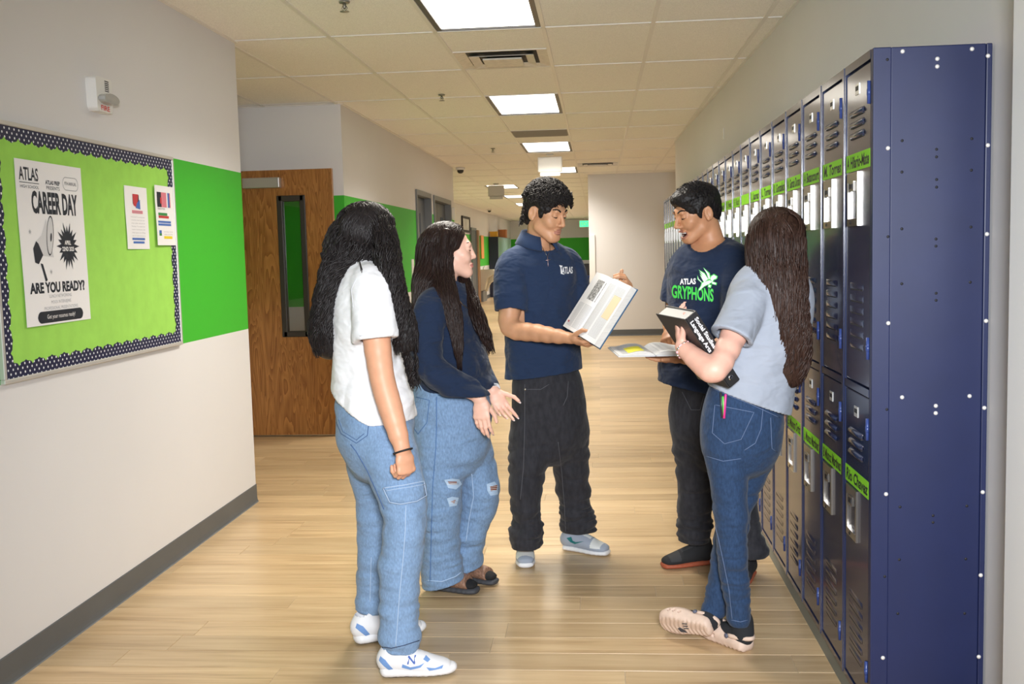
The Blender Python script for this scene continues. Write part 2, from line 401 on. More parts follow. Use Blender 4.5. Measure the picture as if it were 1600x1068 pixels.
# --- air diffusers and grille
VENT = mat('vent_enamel', (.62, .58, .52), .4, noise=((30, 30, 30), .12)); VDARK = mat('vent_dark', (.06, .055, .05), .7)
def diffuser(i, y0, label):
    x0, x1, y1 = TX(i)+.012, TX(i+1)-.012, y0+.585
    e = empty('air_vent', ((x0+x1)/2, (y0+y1)/2, CEIL), label, 'air vent')
    q = MB(); q.box((-.29, -.29, .014), (.29, .29, .02)); q.build('backing', [VDARK], e)
    for nm, ro, ri, zo, zi in (('outer_ring', .293, .225, 0.0, .012), ('middle_ring', .205, .150, -.012, .004), ('centre_plate', .125, 0, -.020, -.020)):
        q = MB()
        if ri:
            c = [(-1, -1), (1, -1), (1, 1), (-1, 1)]
            vs = [(a*ro, b*ro, zo) for a, b in c]+[(a*ri, b*ri, zi) for a, b in c]
            q.add(vs, [(k, (k+1) % 4, 4+(k+1) % 4, 4+k) for k in range(4)])
            q.add([(x, y, z+.003) for x, y, z in vs], [(4+k, 4+(k+1) % 4, (k+1) % 4, k) for k in range(4)])
            q.add(vs+[(x, y, z+.003) for x, y, z in vs], [(k, 8+k, 8+(k+1) % 4, (k+1) % 4) for k in range(4)]+[(4+k, 4+(k+1) % 4, 12+(k+1) % 4, 12+k) for k in range(4)])
        else: q.box((-ro, -ro, zo), (ro, ro, zo+.01))
        o = q.build(nm, [VENT], e)
    return e
diffuser(3, TY(0)+.6096+.012, 'square stepped air vent beside the nearest full ceiling light')
diffuser(4, TY(7)+.6096+.012, 'square stepped air vent far off, before the white wall')
e = empty('return_grille', ((TX(3)+TX(4))/2, TY(4)+.3048, CEIL), 'flat brown return air grille between two ceiling lights', 'air grille')
GR = mat('grille_brown', (.30, .26, .21), .6)
q = MB(); q.box((-.29, -.29, .004), (.29, .29, .012)); q.build('backing', [GR], e)
for k in range(24):
    q = MB(); q.box((-.28, -.28+k*.0243, -.003), (.28, -.28+k*.0243+.010, .004)); q.build('slat', [GR], e)

# --- sprinklers, hanging signs, dome cameras
BRASS = mat('brushed_nickel', (.30, .29, .24), .35, metal=.8)
SPK = [((-1.216, 5.083), 'sprinkler head at the very top edge of the picture'), ((-1.198, 8.136), 'sprinkler head left of the second lit ceiling panel'),
       ((-1.234, 12.459), 'small sprinkler head left of the third lit panel'), ((-1.26, 20.0), 'far sprinkler head above the grey hanging sign')]
for (x, y), lb in SPK:
    e = empty('sprinkler_head', (x, y, CEIL), lb, 'sprinkler')
    q = MB(); q.lathe([(.028, 0), (.026, -.006), (.012, -.008)], (0, 0, 0), (0, 0, 1), 12); q.build('escutcheon', [BRASS], e)
    q = MB(); q.lathe([(.008, -.006), (.008, -.026), (.005, -.034)], (0, 0, 0), (0, 0, 1), 8); q.tube([(-.008, 0, -.02), (-.014, 0, -.03), (0, 0, -.045), (.014, 0, -.03), (.008, 0, -.02)], .0025, 5); q.build('frame_arms', [BRASS], e)
    q = MB(); q.lathe([(.022, -.045), (.024, -.047), (.004, -.048)], (0, 0, 0), (0, 0, 1), 12); q.build('deflector', [BRASS], e)
SIGNW = mat('sign_white', (.78, .77, .74), .35); SIGNG = mat('sign_grey', (.50, .48, .44), .4)
def hang_sign(x, y, w, h, mt, label):
    e = empty('hanging_sign', (x, y, CEIL), label, 'sign')
    q = MB(); q.lathe([(.05, 0), (.05, -.012), (.03, -.02)], (0, 0, 0), (0, 0, 1), 14); q.build('canopy', [mt], e)
    q = MB(); q.box((-w/2, -.02, -.03-h), (w/2, .02, -.03)); bevel(q.build('housing', [mt], e), .018, 3)
    q = MB(); q.box((-w/2+.03, -.024, -.05-h-.028), (w/2-.03, .024, -.03-h)); q.build('lower_rail', [mt], e)
    return e
c = WZ(859, 241, CEIL); hang_sign(c[0], c[1], .32, .20, SIGNW, 'white hanging sign box below the lit ceiling panels')
c = WZ(775, 287, CEIL); hang_sign(c[0], c[1], .30, .20, SIGNG, 'grey hanging sign box further down the corridor')
for (px, py), lb in (((714, 262), 'small dome camera at the corner of the left wall'), ((762, 327), 'tiny dome camera on the far ceiling')):
    c = WZ(px, py, CEIL); e = empty('dome_camera', (c[0]+.05, c[1], CEIL), lb, 'camera')
    q = MB(); q.lathe([(.07, 0), (.07, -.03), (.055, -.035)], (0, 0, 0), (0, 0, 1), 16); q.build('housing', [SIGNW], e)
    q = MB(); q.lathe([(.05, -.035), (.046, -.06), (.03, -.08), (.008, -.086)], (0, 0, 0), (0, 0, 1), 14); q.build('dome', [mat('smoked_dome', (.02, .02, .02), .1)], e)
# exit sign far away
EXG = mat('exit_green', (.05, .6, .25), .4, emit=((.05, .75, .30), 1.6))
c = W(916, 350, 40.0); e = empty('exit_sign', (c[0]-.05, 40.0, c[2]-.12), 'glowing green exit sign at the corridor end', 'exit sign')
q = MB(); q.box((-.22, -.03, 0), (.22, .03, .27)); q.build('housing', [SIGNW], e)
q = MB(); q.lathe([(.012, .27), (.012, CEIL+.004-e.location[2])], (0, 0, 0), (0, 0, 1), 8); q.build('stem', [SIGNW], e)
q = MB(); q.box((-.20, -.036, .02), (.20, -.03, .25)); q.build('face', [EXG], e)
q = MB(); put_text(q, 'EXIT', (0, -.038, .07), (1, 0, 0), (0, 0, 1), (0, 0, 0), .13, 0, width=.32); q.build('lettering', [SIGNW], e)
# ================================================================== lockers
LX = .776; LW = .336; LY0 = 3.016; NLOCK = 27
def locker_paint(name, col, rough, coat):
    mt = mat(name, col, rough, coat=coat, crough=.10, noise=((3, 3, 3), .05)); nt = mt.node_tree; N = nt.nodes; L = nt.links; P = N['Principled BSDF']
    tc = N.new('ShaderNodeTexCoord'); nz = N.new('ShaderNodeTexNoise'); nz.inputs['Scale'].default_value = 5.0; nz.inputs['Detail'].default_value = 1.0
    L.new(tc.outputs['Object'], nz.inputs['Vector']); bp = N.new('ShaderNodeBump'); bp.inputs['Strength'].default_value = .05; bp.inputs['Distance'].default_value = .01
    L.new(nz.outputs[0], bp.inputs['Height']); L.new(bp.outputs[0], P.inputs['Coat Normal']); L.new(bp.outputs[0], P.inputs['Normal'])
    return mt
NAVY = locker_paint('navy_enamel', (.016, .024, .070), .25, .35)
NAVYP = mat('navy_panel', srgb('#182147'), .42, noise=((9, 9, 9), .06), bump=((220, 220, 220), .06, .001))
CHROME = mat('chrome', (.50, .48, .45), .28, metal=1.0); STEEL = mat('handle_pocket', (.50, .52, .58), .4, metal=.6)
DARK = mat('dark_slot', (.012, .012, .016), .6)
TAPE = mat('green_tape', srgb('#86d61c'), .55); INK = mat('black_marker', (.012, .012, .015), .5)
PLATE = mat('number_plate', (.70, .70, .68), .3, metal=.5)
def louver_mesh():
    q = MB(); w = .082   # a pressed slot: proud lip sloping back, along Y
    sec = [(0, -.009), (-.007, -.005), (-.008, .002), (-.002, .009), (0, .010)]
    ys = [(-w, .2), (-w+.010, 1), (w-.010, 1), (w, .2)]
    k = len(sec); vs = [(x*s, y, z*(.6+.4*s)) for y, s in ys for x, z in sec]
    q.add(vs, [(a*k+i, a*k+i+1, (a+1)*k+i+1, (a+1)*k+i) for a in range(3) for i in range(k-1)], 0, True)
    q.box((-.0035, -w+.012, -.0105), (.001, w-.012, -.007), 1)
    return q.mesh('louver', [NAVY, DARK])
def louver_low_mesh():
    q = MB(); w = .082
    sec = [(0, -.010), (-.0022, -.006), (-.0028, .003), (0, .010)]
    ys = [(-w, .2), (-w+.010, 1), (w-.010, 1), (w, .2)]
    k = len(sec); vs = [(x*s, y, z) for y, s in ys for x, z in sec]
    q.add(vs, [(a*k+i, a*k+i+1, (a+1)*k+i+1, (a+1)*k+i) for a in range(3) for i in range(k-1)], 0, True)
    q.box((-.0016, -w+.012, -.0115), (.001, w-.012, -.0085), 1)
    return q.mesh('louver', [NAVY, DARK])
LOUV, LOUVL = louver_mesh(), louver_low_mesh()
def handle_mesh():
    q = MB(); y0, y1, z0, z1, t = -.063, .063, -.080, .080, .011
    q.box((-.007, y0, z0), (.002, y1, z0+.022), 0); q.box((-.007, y0, z1-.028), (.002, y1, z1), 0)
    q.box((-.007, y0, z0+.022), (.002, y0+t, z1-.028), 0); q.box((-.007, y1-t, z0+.022), (.002, y1, z1-.028), 0)
    q.box((.0005, y0+t, z0+.022), (.0015, y1-t, z1-.028), 1)
    q.box((-.010, -.028, z1-.055), (0, .020, z1-.026), 0); q.box((-.012, -.020, z1-.048), (-.009, .012, z1-.034), 2)
    q.lathe([(.006, 0), (.006, .0015)], (-.0085, .01, z0+.011), (-1, 0, 0), 8, 2)
    return q.mesh('handle', [CHROME, STEEL, DARK])
HAND = handle_mesh()
def plate_mesh():
    q = MB(); q.box((-.002, -.022, -.016), (.001, .022, .016), 0); q.box((-.0028, -.016, -.004), (-.002, .016, .009), 1)
    return q.mesh('number_plate', [PLATE, INK])
NPL = plate_mesh()
def hinge_mesh():
    q = MB(); q.lathe([(.0055, -.032), (.0055, .032)], (-.005, 0, 0), (0, 0, 1), 8); q.lathe([(.0065, -.009), (.0065, .009)], (-.005, 0, 0), (0, 0, 1), 8)
    return q.mesh('hinge', [mat('hinge_navy', (.03, .055, .20), .35)])
HNG = hinge_mesh()
UP = ['A Hilario-Mate', 'M. Torres', 'A Betancourt', 'A. Garcia Duran', 'K. Gonzalez', 'L. Torres', 'J. Juarez', '', 'F. Ruiz', 'V. Perez', 'R. Luna', '', 'M. Diaz', '']
LO = ['Rio Chavez', 'B Munoz Martinez', 'J. Munoz Martinez', 'E. Munoz Ortiz', 'P. Soto', '', 'L. Cruz', '', '', '', '', '', '', '']
ordw = ['first', 'second', 'third', 'fourth', 'fifth', 'sixth', 'seventh', 'eighth', 'ninth', 'tenth', 'eleventh', 'twelfth', 'thirteenth', 'fourteenth', 'fifteenth', 'sixteenth', 'seventeenth', 'eighteenth', 'nineteenth', 'twentieth']
def ordinal(k, n):
    if k < 16: return ordw[k]+' navy locker column from the big end panel'
    return ('last' if k == n-1 else ordw[n-1-k]+' from last')+' navy locker column before the white far wall'
frame_me = door_u = door_l = None
DW = .284                                    # door width
def mk_frame():
    q = MB(); d = .205
    q.box((.026, 0, .06), (d, LW, 1.997))                                        # carcass
    q.box((0, DW+.006, .06), (.026, LW, 1.997))                                  # upright between doors
    q.box((-.002, DW+.020, .06), (0, LW-.014, 1.997))
    for a, b in ((1.972, 1.997), (1.007, 1.030), (.06, .078)): q.box((0, 0, a), (.026, DW+.006, b))
    return q.mesh('frame', [NAVY])
def mk_door(z0, z1):
    q = MB(); q.box((.003, .004, z0), (.022, DW+.002, z1)); return q.mesh('door', [NAVY])
frame_me = mk_frame(); DU = mk_door(1.033, 1.967); DL = mk_door(.082, 1.003)
for k in range(NLOCK):
    y = LY0+.014+k*LW
    e = empty('locker', (LX, y, 0), ordinal(k, NLOCK), 'locker', 'double-tier navy lockers along the right wall')
    link('frame', frame_me, e)
    for up in (True, False):
        dz = 0 if up else -.967
        d = bevel(link('door', DU if up else DL, e), .004, 2)
        dc = DW/2+.003
        tg = MB(); nm = (UP if up else LO)[k] if k < 14 else ''
        zt = 1.698+dz
        if not (not up and k > 10):
            tg.box((.0015, .006, zt-.026), (.003, DW, zt+.026), 0)
            if nm: put_text(tg, nm, (.0012, dc, zt-.016), (0, -1, 0), (0, 0, 1), (0, 0, 0), .034, 1, shear=.15, width=min(.262, .024*len(nm)+.03), bold=.03)
            tg.build('name_tag', [TAPE, INK], d)
        h = link('handle', HAND, d); h.location = (.003, dc+.045, 1.587+dz)
        if k < 16:
            p = link('number_plate', NPL, d); p.location = (.003, dc+.008, 1.910+dz)
            for zz in (1.88, 1.15):
                hg = link('hinge', HNG, d); hg.location = (.004, .0085, zz+dz)
            for zz in (1.843, 1.810, 1.777):
                l = link('louver', LOUV, d); l.location = (.003, dc+.008, zz+dz)
            for n in range(6):
                l = link('louver', LOUVL, d); l.location = (.003, dc+.008, 1.325-n*.036+dz)
yl1 = LY0+.012+NLOCK*LW
# toe base under the lockers
q = MB(); q.box((LX+.004, LY0+.013, 0), (LX+.12, yl1, .0595)); tag(q.build('plinth', [mat('toe_base', (.20, .22, .21), .5)]), 'grey-green toe base running under the navy locker row', 'plinth')
# end panel: folded sheet with screws and punched holes
ep = empty('locker_end_panel', (LX, LY0, 0), 'tall navy steel end panel closing the locker row', 'end panel')
Y1 = LY0
q = MB(); q.box((0, -.018, .004), (.050, .0105, 1.9965)); q.box((.050, -.014, .004), (.306, .0105, 1.9965)); q.box((.306, -.017, .004), (.322, .0105, 1.9965))
bevel(q.build('sheet', [NAVYP], ep), .003, 2)
RIV = [(.856,1.983),(1.043,1.982),(.95,1.959),(.95,1.938),(1.085,1.961),(.817,1.718),(1.088,1.717),(.821,1.226),(1.09,1.227),(1.089,1.471),(.862,1.012),(1.049,1.013),(.956,.986),(.956,.965),(1.089,.979),(.818,.731),(1.088,.735),(1.086,.491),(.812,.243),(1.084,.248)]
HOL = [(.814,1.962),(.857,1.738),(1.046,1.737),(.951,1.711),(.951,1.69),(.857,1.651),(1.046,1.65),(.952,1.627),(.952,1.606),(.819,1.471),(.858,1.492),(1.047,1.492),(.952,1.461),(.952,1.441),(.859,1.337),(1.047,1.337),(.954,1.308),(.954,1.288),(.819,.978),(.859,.692),(1.046,.694),(.952,.666),(.952,.646),(.858,.536),(1.045,.538),(.816,.487),(.855,.375),(1.044,.376)]
rq = MB(); rq.lathe([(.0062, 0), (.0060, .002), (.004, .0042), (.0012, .0048)], (0, 0, 0), (0, -1, 0), 12); RM = rq.mesh('screw', [mat('screw_head', (.85, .83, .80), .35, metal=.4)])
hq = MB(); hq.lathe([(.0042, 0), (.0042, .0006)], (0, 0, 0), (0, -1, 0), 10); HM = hq.mesh('hole', [DARK])
def ysurf(x): return -.018 if x < LX+.050 else (-.014 if x < LX+.306 else -.017)
for x, z in RIV: o = link('screw', RM, ep); o.location = (x-LX, ysurf(x), z)
for x, z in HOL: o = link('hole', HM, ep); o.location = (x-LX, ysurf(x), z)
# small wall mark plate above the lockers
c = WX(1137, 209, xr(6.6)); q = MB(); q.box((-.006, -.03, -.045), (0, .03, .045)); o = bevel(q.build('wall_plate', [SIGNW]), .004); o.location = (xr(c[1]), c[1], c[2]); tag(o, 'small blank white plate on the wall above the lockers', 'wall plate')

# white door jamb at the right border of the picture: the wall end that comes towards the camera
q = MB(); q.box((1.045, 2.30, 0), (1.35, 2.72, CEIL)); struct('trim_2', q, [mat('white_trim', (.82, .83, .85), .45)])

# ================================================================== notice board
bd = empty('notice_board', (XL, (3.372+4.91)/2, 1.041), 'lime green notice board with navy polka dot border on the left wall', 'notice board')
BY0, BY1, BZ0, BZ1 = 3.372, 4.912, 1.041, 1.957
cy = (BY0+BY1)/2
LIME = mat('lime_felt', srgb('#9fd860'), .9, spec=.15, noise=((14, 14, 14), .05), bump=((400, 400, 400), .2, .001))
ALU = mat('board_frame', (.62, .60, .57), .4, metal=.35)
def dots():
    mt = mat('polka_dot_paper', (.008, .011, .055), .5); nt = mt.node_tree; N = nt.nodes; L = nt.links; P = N['Principled BSDF']
    tc = N.new('ShaderNodeTexCoord'); mp = N.new('ShaderNodeMapping'); mp.inputs['Rotation'].default_value = (math.radians(45), 0, 0); mp.inputs['Scale'].default_value = (46, 46, 46)
    L.new(tc.outputs['Object'], mp.inputs[0]); fr = N.new('ShaderNodeVectorMath'); fr.operation = 'FRACTION'; L.new(mp.outputs[0], fr.inputs[0])
    sb = N.new('ShaderNodeVectorMath'); sb.operation = 'SUBTRACT'; sb.inputs[1].default_value = (.5, .5, .5); L.new(fr.outputs[0], sb.inputs[0])
    m2 = N.new('ShaderNodeVectorMath'); m2.operation = 'MULTIPLY'; m2.inputs[1].default_value = (0, 1, 1); L.new(sb.outputs[0], m2.inputs[0])
    ln = N.new('ShaderNodeVectorMath'); ln.operation = 'LENGTH'; L.new(m2.outputs[0], ln.inputs[0])
    lt = N.new('ShaderNodeMath'); lt.operation = 'LESS_THAN'; lt.inputs[1].default_value = .20; L.new(ln.outputs['Value'], lt.inputs[0])
    mx = N.new('ShaderNodeMix'); mx.data_type = 'RGBA'; mx.inputs[6].default_value = (.008, .011, .055, 1); mx.inputs[7].default_value = (.82, .84, .88, 1)
    L.new(lt.outputs[0], mx.inputs['Factor']); L.new(mx.outputs[2], P.inputs['Base Color']); return mt
DOTS = dots()
q = MB(); q.box((.0, BY0-cy+.01, .01), (.012, BY1-cy-.01, BZ1-BZ0-.01)); q.build('panel', [LIME], bd)
H = BZ1-BZ0; Wd = BY1-BY0
for nm, a, b in (('frame_rail', (0, -Wd/2, H-.016), (.020, Wd/2, H)), ('frame_rail', (0, -Wd/2, 0), (.020, Wd/2, .016)), ('frame_rail', (0, -Wd/2, .016), (.020, -Wd/2+.016, H-.016)), ('frame_rail', (0, Wd/2-.016, .016), (.020, Wd/2, H-.016))):
    q = MB(); q.box(a, b); bevel(q.build(nm, [ALU], bd), .003)
def scallop(n, length, depth, amp):
    pts = [(0, 0), (length, 0)]
    up = []
    for k in range(n*8+1):
        t = k/8.0; s = abs(math.sin(math.pi*t)); s2 = abs(math.sin(math.pi*t*3))
        up.append((length*k/(n*8), depth-amp+amp*(.65*s+.35*s2)))
    return pts+up[::-1]
for nm, o, ux, uy, ln, n in (('border_strip', (.0128, Wd/2-.016, H-.016), (0, -1, 0), (0, 0, -1), Wd-.032, 17), ('border_strip', (.0128, -Wd/2+.016, .016), (0, 1, 0), (0, 0, 1), Wd-.032, 17),
                         ('border_strip', (.0136, Wd/2-.016, .016), (0, 0, 1), (0, -1, 0), H-.032, 10), ('border_strip', (.0136, -Wd/2+.016, H-.016), (0, 0, -1), (0, 1, 0), H-.032, 10)):
    q = MB(); q.prism(scallop(n, ln, .058, .020), o, ux, uy, (.0007, 0, 0)); q.build(nm, [DOTS], bd)

# --- sheets on the board: gently curled paper with flat print
PAPER = mat('poster_paper', (.88, .87, .88), .55); PRINT = mat('print_navy', (.012, .018, .032), .5); PGREY = mat('print_grey', (.42, .43, .45), .5); PLIGHT = mat('print_light', (.66, .66, .68), .5)
def sheet(name, y0, y1, z0, z1, label, curl=.006, x0=XL+.0146, skew=0.0, toplift=0):
    e = empty(name, (x0, (y0+y1)/2, z0), label, 'poster' if 'poster' in name else 'paper')
    q = MB(); n = 10; w = y1-y0; h = z1-z0
    def P(u, v): return (curl*(math.sin(u*math.pi*1.6+.5)*.45+.45)*(.5+.5*math.sin(v*5+.8))+toplift*u*u, -w/2+w*u+skew*(v-.5), h*v)
    vs = [P(i/n, j/n) for j in range(n+1) for i in range(n+1)]
    fs = [(j*(n+1)+i, j*(n+1)+i+1, (j+1)*(n+1)+i+1, (j+1)*(n+1)+i) for j in range(n) for i in range(n)]
    q.add(vs, fs, 0, True); q.add([(x-.0005, y, z) for x, y, z in vs], [f[::-1] for f in fs], 0, True)
    q.build('sheet', [PAPER], e)
    return e, P, w, h
def ink(e, P, w, h, name, mats, draw):
    """draw fills a flat builder in sheet units (u right 0..1, v up 0..1); it is then laid on the curled sheet"""
    q = MB(); draw(q)
    bm = bmesh.new(); tmp = q.mesh('ink', mats); bm.from_mesh(tmp)
    for cut in range(2):
        ed = [x for x in bm.edges if x.calc_length() > .12]
        if ed: bmesh.ops.subdivide_edges(bm, edges=ed, cuts=1, use_grid_fill=False)
    bmesh.ops.triangulate(bm, faces=bm.faces[:])
    for v in bm.verts:
        p = P(v.co.x, v.co.y); lift = .0008+v.co.z; v.co = (p[0]+lift, p[1], p[2])
    bm.to_mesh(tmp); bm.free(); return link(name, tmp, e)
def T(q, s, u, v, hh, width, mi, lift=0, **k): put_text(q, s, (u, v, lift), (1, 0, 0), (0, 1, 0), (0, 0, 0), hh, mi, width=width, **k)
def R4(q, u0, v0, u1, v1, mi, lift=0): q.add([(u0, v0, lift), (u1, v0, lift), (u1, v1, lift), (u0, v1, lift)], [(0, 1, 2, 3)], mi)
def poly(q, pts, mi, lift=0): q.add([(a, b, lift) for a, b in pts], [tuple(range(len(pts)))], mi)
# the career day poster: on this wall the picture's right is +Y
e, P, w, h = sheet('career_poster', 3.529, 4.003, 1.228, 1.832, 'white career day poster with megaphone on the notice board', skew=-.008)
def d_poster(q):
    T(q, 'ATLAS', .185, .880, .075, .27, 0, bold=.02); R4(q, .05, .862, .325, .866, 0); T(q, 'HIGH SCHOOL', .187, .832, .018, .26, 0)
    T(q, 'ATLAS PREP', .53, .868, .024, .22, 0, bold=.03); T(q, 'PRESENTS', .53, .836, .022, .20, 0)
    n = 40; ring = []
    def rr(cx, cy, a, b, r, n=8):
        pts = []
        for sx, sy, s in ((1, 1, 0), (-1, 1, 1), (-1, -1, 2), (1, -1, 3)):
            for i in range(n+1):
                t = math.pi/2*(s+i/n); pts.append((cx+sx*(a-r)+r*math.cos(t), cy+sy*(b-r*.8)+r*.8*math.sin(t)))
        return pts
    o, i = rr(.81, .885, .125, .043, .05), rr(.81, .885, .119, .038, .046)
    k = len(o); q.add([(a, b, 0) for a, b in o+i], [(j, (j+1) % k, k+(j+1) % k, k+j) for j in range(k)], 1)
    T(q, '9TH ANNUAL', .81, .876, .022, .19, 0)
    T(q, 'CAREER DAY', .545, .690, .125, .70, 0, bold=.04)
    # megaphone
    cx, cy = .43, .53
    bell = [(cx+.055*math.cos(t)+.03*math.sin(t), cy+.02+.125*math.sin(t)) for t in [2*math.pi*i/24 for i in range(24)]]
    cone = [(.39, .655), (.30, .55), (.215, .515), (.225, .40), (.30, .425), (.46, .415)]
    poly(q, cone, 2, .0001); poly(q, bell, 0, .0002); poly(q, [(cx+(x-cx)*.84, cy+.02+(y-cy-.02)*.92) for x, y in bell], 2, .0003)
    poly(q, [(cx+.012+(x-cx)*.25, cy+.01+(y-cy-.02)*.22) for x, y in bell], 0, .0004)
    poly(q, [(.215, .515), (.165, .47), (.175, .385), (.225, .375), (.30, .43), (.245, .50)], 0, .0002); poly(q, [(.25, .38), (.285, .375), (.335, .275), (.305, .265)], 0, .0002)
    star = []
    for i in range(40):
        t = math.pi*2*i/40; r = .185 if i % 2 == 0 else .105
        if i % 4 == 2: r = .155
        star.append((.70+r*math.cos(t), .485+r*.86*math.sin(t)))
    q.add([(.70, .485, .0005)]+[(a, b, .0005) for a, b in star], [(0, 1+i, 1+(i+1) % 40) for i in range(40)], 0)
    T(q, 'APRIL', .70, .495, .026, .10, 3, .0007, bold=.03); T(q, '22ND 2025', .70, .455, .026, .19, 3, .0007, bold=.03)
    for (u, v) in ((.14, .57), (.40, .325)):
        for i in range(8):
            t = math.pi*i/4; poly(q, [(u+.004*math.sin(t), v-.004*math.cos(t)), (u+.026*math.cos(t), v+.022*math.sin(t)), (u-.004*math.sin(t), v+.004*math.cos(t))], 1, .0002)
    T(q, 'ARE YOU READY?', .505, .200, .060, .86, 0, bold=.045)
    T(q, 'LUNCH NETWORKING', .525, .165, .020, .36, 1); T(q, 'MOCK INTERVIEWS', .525, .128, .020, .32, 1); T(q, 'PROFESSIONAL PRESENTATIONS', .525, .091, .020, .54, 1)
    poly(q, rr(.515, .048, .36, .036, .05), 0); T(q, 'Get your resumes ready!', .515, .037, .026, .45, 3, .0004)
ink(e, P, w, h, 'print', [PRINT, PGREY, PLIGHT, PAPER], d_poster)
RED = mat('print_red', (.55, .04, .05), .5); BLUE = mat('print_blue', (.06, .16, .50), .5); PINK = mat('print_pink', (.70, .20, .26), .5); YEL = mat('print_yellow', (.85, .68, .02), .5); GRN = mat('print_green', (.03, .25, .06), .5)
e, P, w, h = sheet('notice_paper', 4.372, 4.598, 1.510, 1.788, 'small notice with red and blue crest, left of two sheets', curl=.004)
def d_n1(q):
    poly(q, [(.34, .87), (.62, .87), (.62, .72), (.34, .72)], 1); poly(q, [(.34, .88), (.60, .88), (.52, .66), (.36, .70)], 0, .0002); poly(q, [(.52, .74), (.66, .80), (.66, .64), (.45, .66)], 2, .0003)
    R4(q, .28, .57, .76, .62, 4); T(q, 'ATLAS ROBOTICS', .52, .580, .025, .42, 3, .0002)
    for i, s in enumerate(('Interested in learning how', 'to build a robot? Join our', 'crew after school on', 'Mondays. The competition', 'season is starting soon and', 'team spots are filling', 'up, so come and see us')): T(q, s, .52, .505-.05*i, .020, .62, 3)
    R4(q, .20, .145, .80, .18, 2); R4(q, .24, .09, .77, .125, 2)
ink(e, P, w, h, 'print', [RED, PRINT, BLUE, PGREY, PINK], d_n1)
e, P, w, h = sheet('notice_paper', 4.668, 4.880, 1.528, 1.808, 'small notice with striped photo and yellow mark, right of two sheets', curl=.004, x0=XL+.0215)
def d_n2(q):
    for u0, u1, mi in ((.10, .32, 1), (.32, .60, 4), (.60, .66, 6), (.66, .76, 2), (.76, .80, 0)): R4(q, u0, .64, u1, .89, mi)
    R4(q, .26, .70, .34, .80, 0, .0002); T(q, 'CLASS OF 2025', .30, .60, .028, .38, 1)
    R4(q, .12, .50, .60, .545, 5); R4(q, .12, .455, .68, .497, 0)
    R4(q, .08, .375, .78, .41, 2); R4(q, .08, .33, .78, .365, 2); R4(q, .10, .16, .22, .25, 2); R4(q, .10, .16, .22, .20, 5, .0002)
    T(q, 'come along for the fun', .60, .22, .022, .52, 3); T(q, 'tickets at the office', .60, .175, .022, .50, 3); R4(q, .34, .11, .82, .155, 7)
ink(e, P, w, h, 'print', [RED, PRINT, BLUE, PGREY, PINK, GRN, PAPER, YEL], d_n2)

# ================================================================== fire alarm on the left wall
fa = empty('fire_alarm', (XL, 4.18, 2.075), 'white wall fire alarm with clear strobe above the notice board', 'fire alarm')
q = MB(); q.prism([(-.066, .012), (-.05, 0), (.05, 0), (.066, .012), (.070, .130), (.060, .140), (-.060, .140), (-.070, .130)], (0, 0, 0), (0, 1, 0), (0, 0, 1), (.045, 0, 0)); bevel(q.build('housing', [SIGNW], fa), .006)
q = MB(); q.prism([(.065*math.cos(t), .022*math.sin(t)) for t in [2*math.pi*i/20 for i in range(20)]], (.045, .006, .052), (0, 1, 0), (0, 0, 1), (.030, 0, 0)); bevel(q.build('strobe_lens', [mat('strobe_lens', (.75, .76, .74), .08, trans=.5)], fa), .008)
q = MB(); q.box((.044, -.035, .044), (.072, .045, .060)); q.build('reflector', [mat('strobe_reflector', (.5, .48, .42), .15, metal=.9)], fa)
q = MB()
for k in range(6): q.box((.045, .005, .086+k*.008), (.0458, .040, .090+k*.008))
q.build('grille', [DARK], fa)
q = MB(); put_text(q, 'FIRE', (.0458, .0, .006), (0, 1, 0), (0, 0, 1), (0, 0, 0), .020, 0, width=.075, bold=.02); q.build('lettering', [mat('alarm_red', (.7, .05, .04), .5)], fa)

# ================================================================== oak door standing open in the alcove
def oak():
    mt = bpy.data.materials.new('oak_veneer'); mt.use_nodes = True; nt = mt.node_tree; N = nt.nodes; L = nt.links; P = N['Principled BSDF']
    tc = N.new('ShaderNodeTexCoord')
    def nz(sc, det, dist):
        mp = N.new('ShaderNodeMapping'); mp.inputs['Scale'].default_value = sc; L.new(tc.outputs['Object'], mp.inputs[0]); n = N.new('ShaderNodeTexNoise')
        n.inputs['Scale'].default_value = 1; n.inputs['Detail'].default_value = det; n.inputs['Distortion'].default_value = dist; L.new(mp.outputs[0], n.inputs['Vector']); return n
    a, b = nz((9, 9, .9), 3, .8), nz((160, 160, 5), 3, 0)
    wv = N.new('ShaderNodeMath'); wv.operation = 'MULTIPLY'; wv.inputs[1].default_value = 16; L.new(a.outputs[0], wv.inputs[0])
    pp = N.new('ShaderNodeMath'); pp.operation = 'FRACT'; L.new(wv.outputs[0], pp.inputs[0])
    mx = N.new('ShaderNodeMix'); mx.data_type = 'FLOAT'; mx.inputs['Factor'].default_value = .45; L.new(pp.outputs[0], mx.inputs[2]); L.new(b.outputs[0], mx.inputs[3])
    r = N.new('ShaderNodeValToRGB'); e = r.color_ramp.elements; e[0].position = .15; e[0].color = (.20, .070, .014, 1); e[1].position = .75; e[1].color = (.42, .185, .048, 1)
    L.new(mx.outputs[0], r.inputs[0]); L.new(r.outputs[0], P.inputs['Base Color']); P.inputs['Roughness'].default_value = .32
    return mt
OAK = oak(); BRONZE = mat('dark_bronze', (.035, .028, .022), .4); ALUM = mat('satin_aluminium', (.55, .54, .52), .35, metal=.8)
GLASS = mat('clear_glass', (.9, .95, .93), .02, trans=1.0, spec=.5)
DY = 8.14
dr = empty('door', (-2.93, DY, 0), 'oak door with narrow window standing open in the alcove', 'door')
x1 = .83; lx0, lx1, lz0, lz1 = .386, .596, .825, 1.937
q = MB()
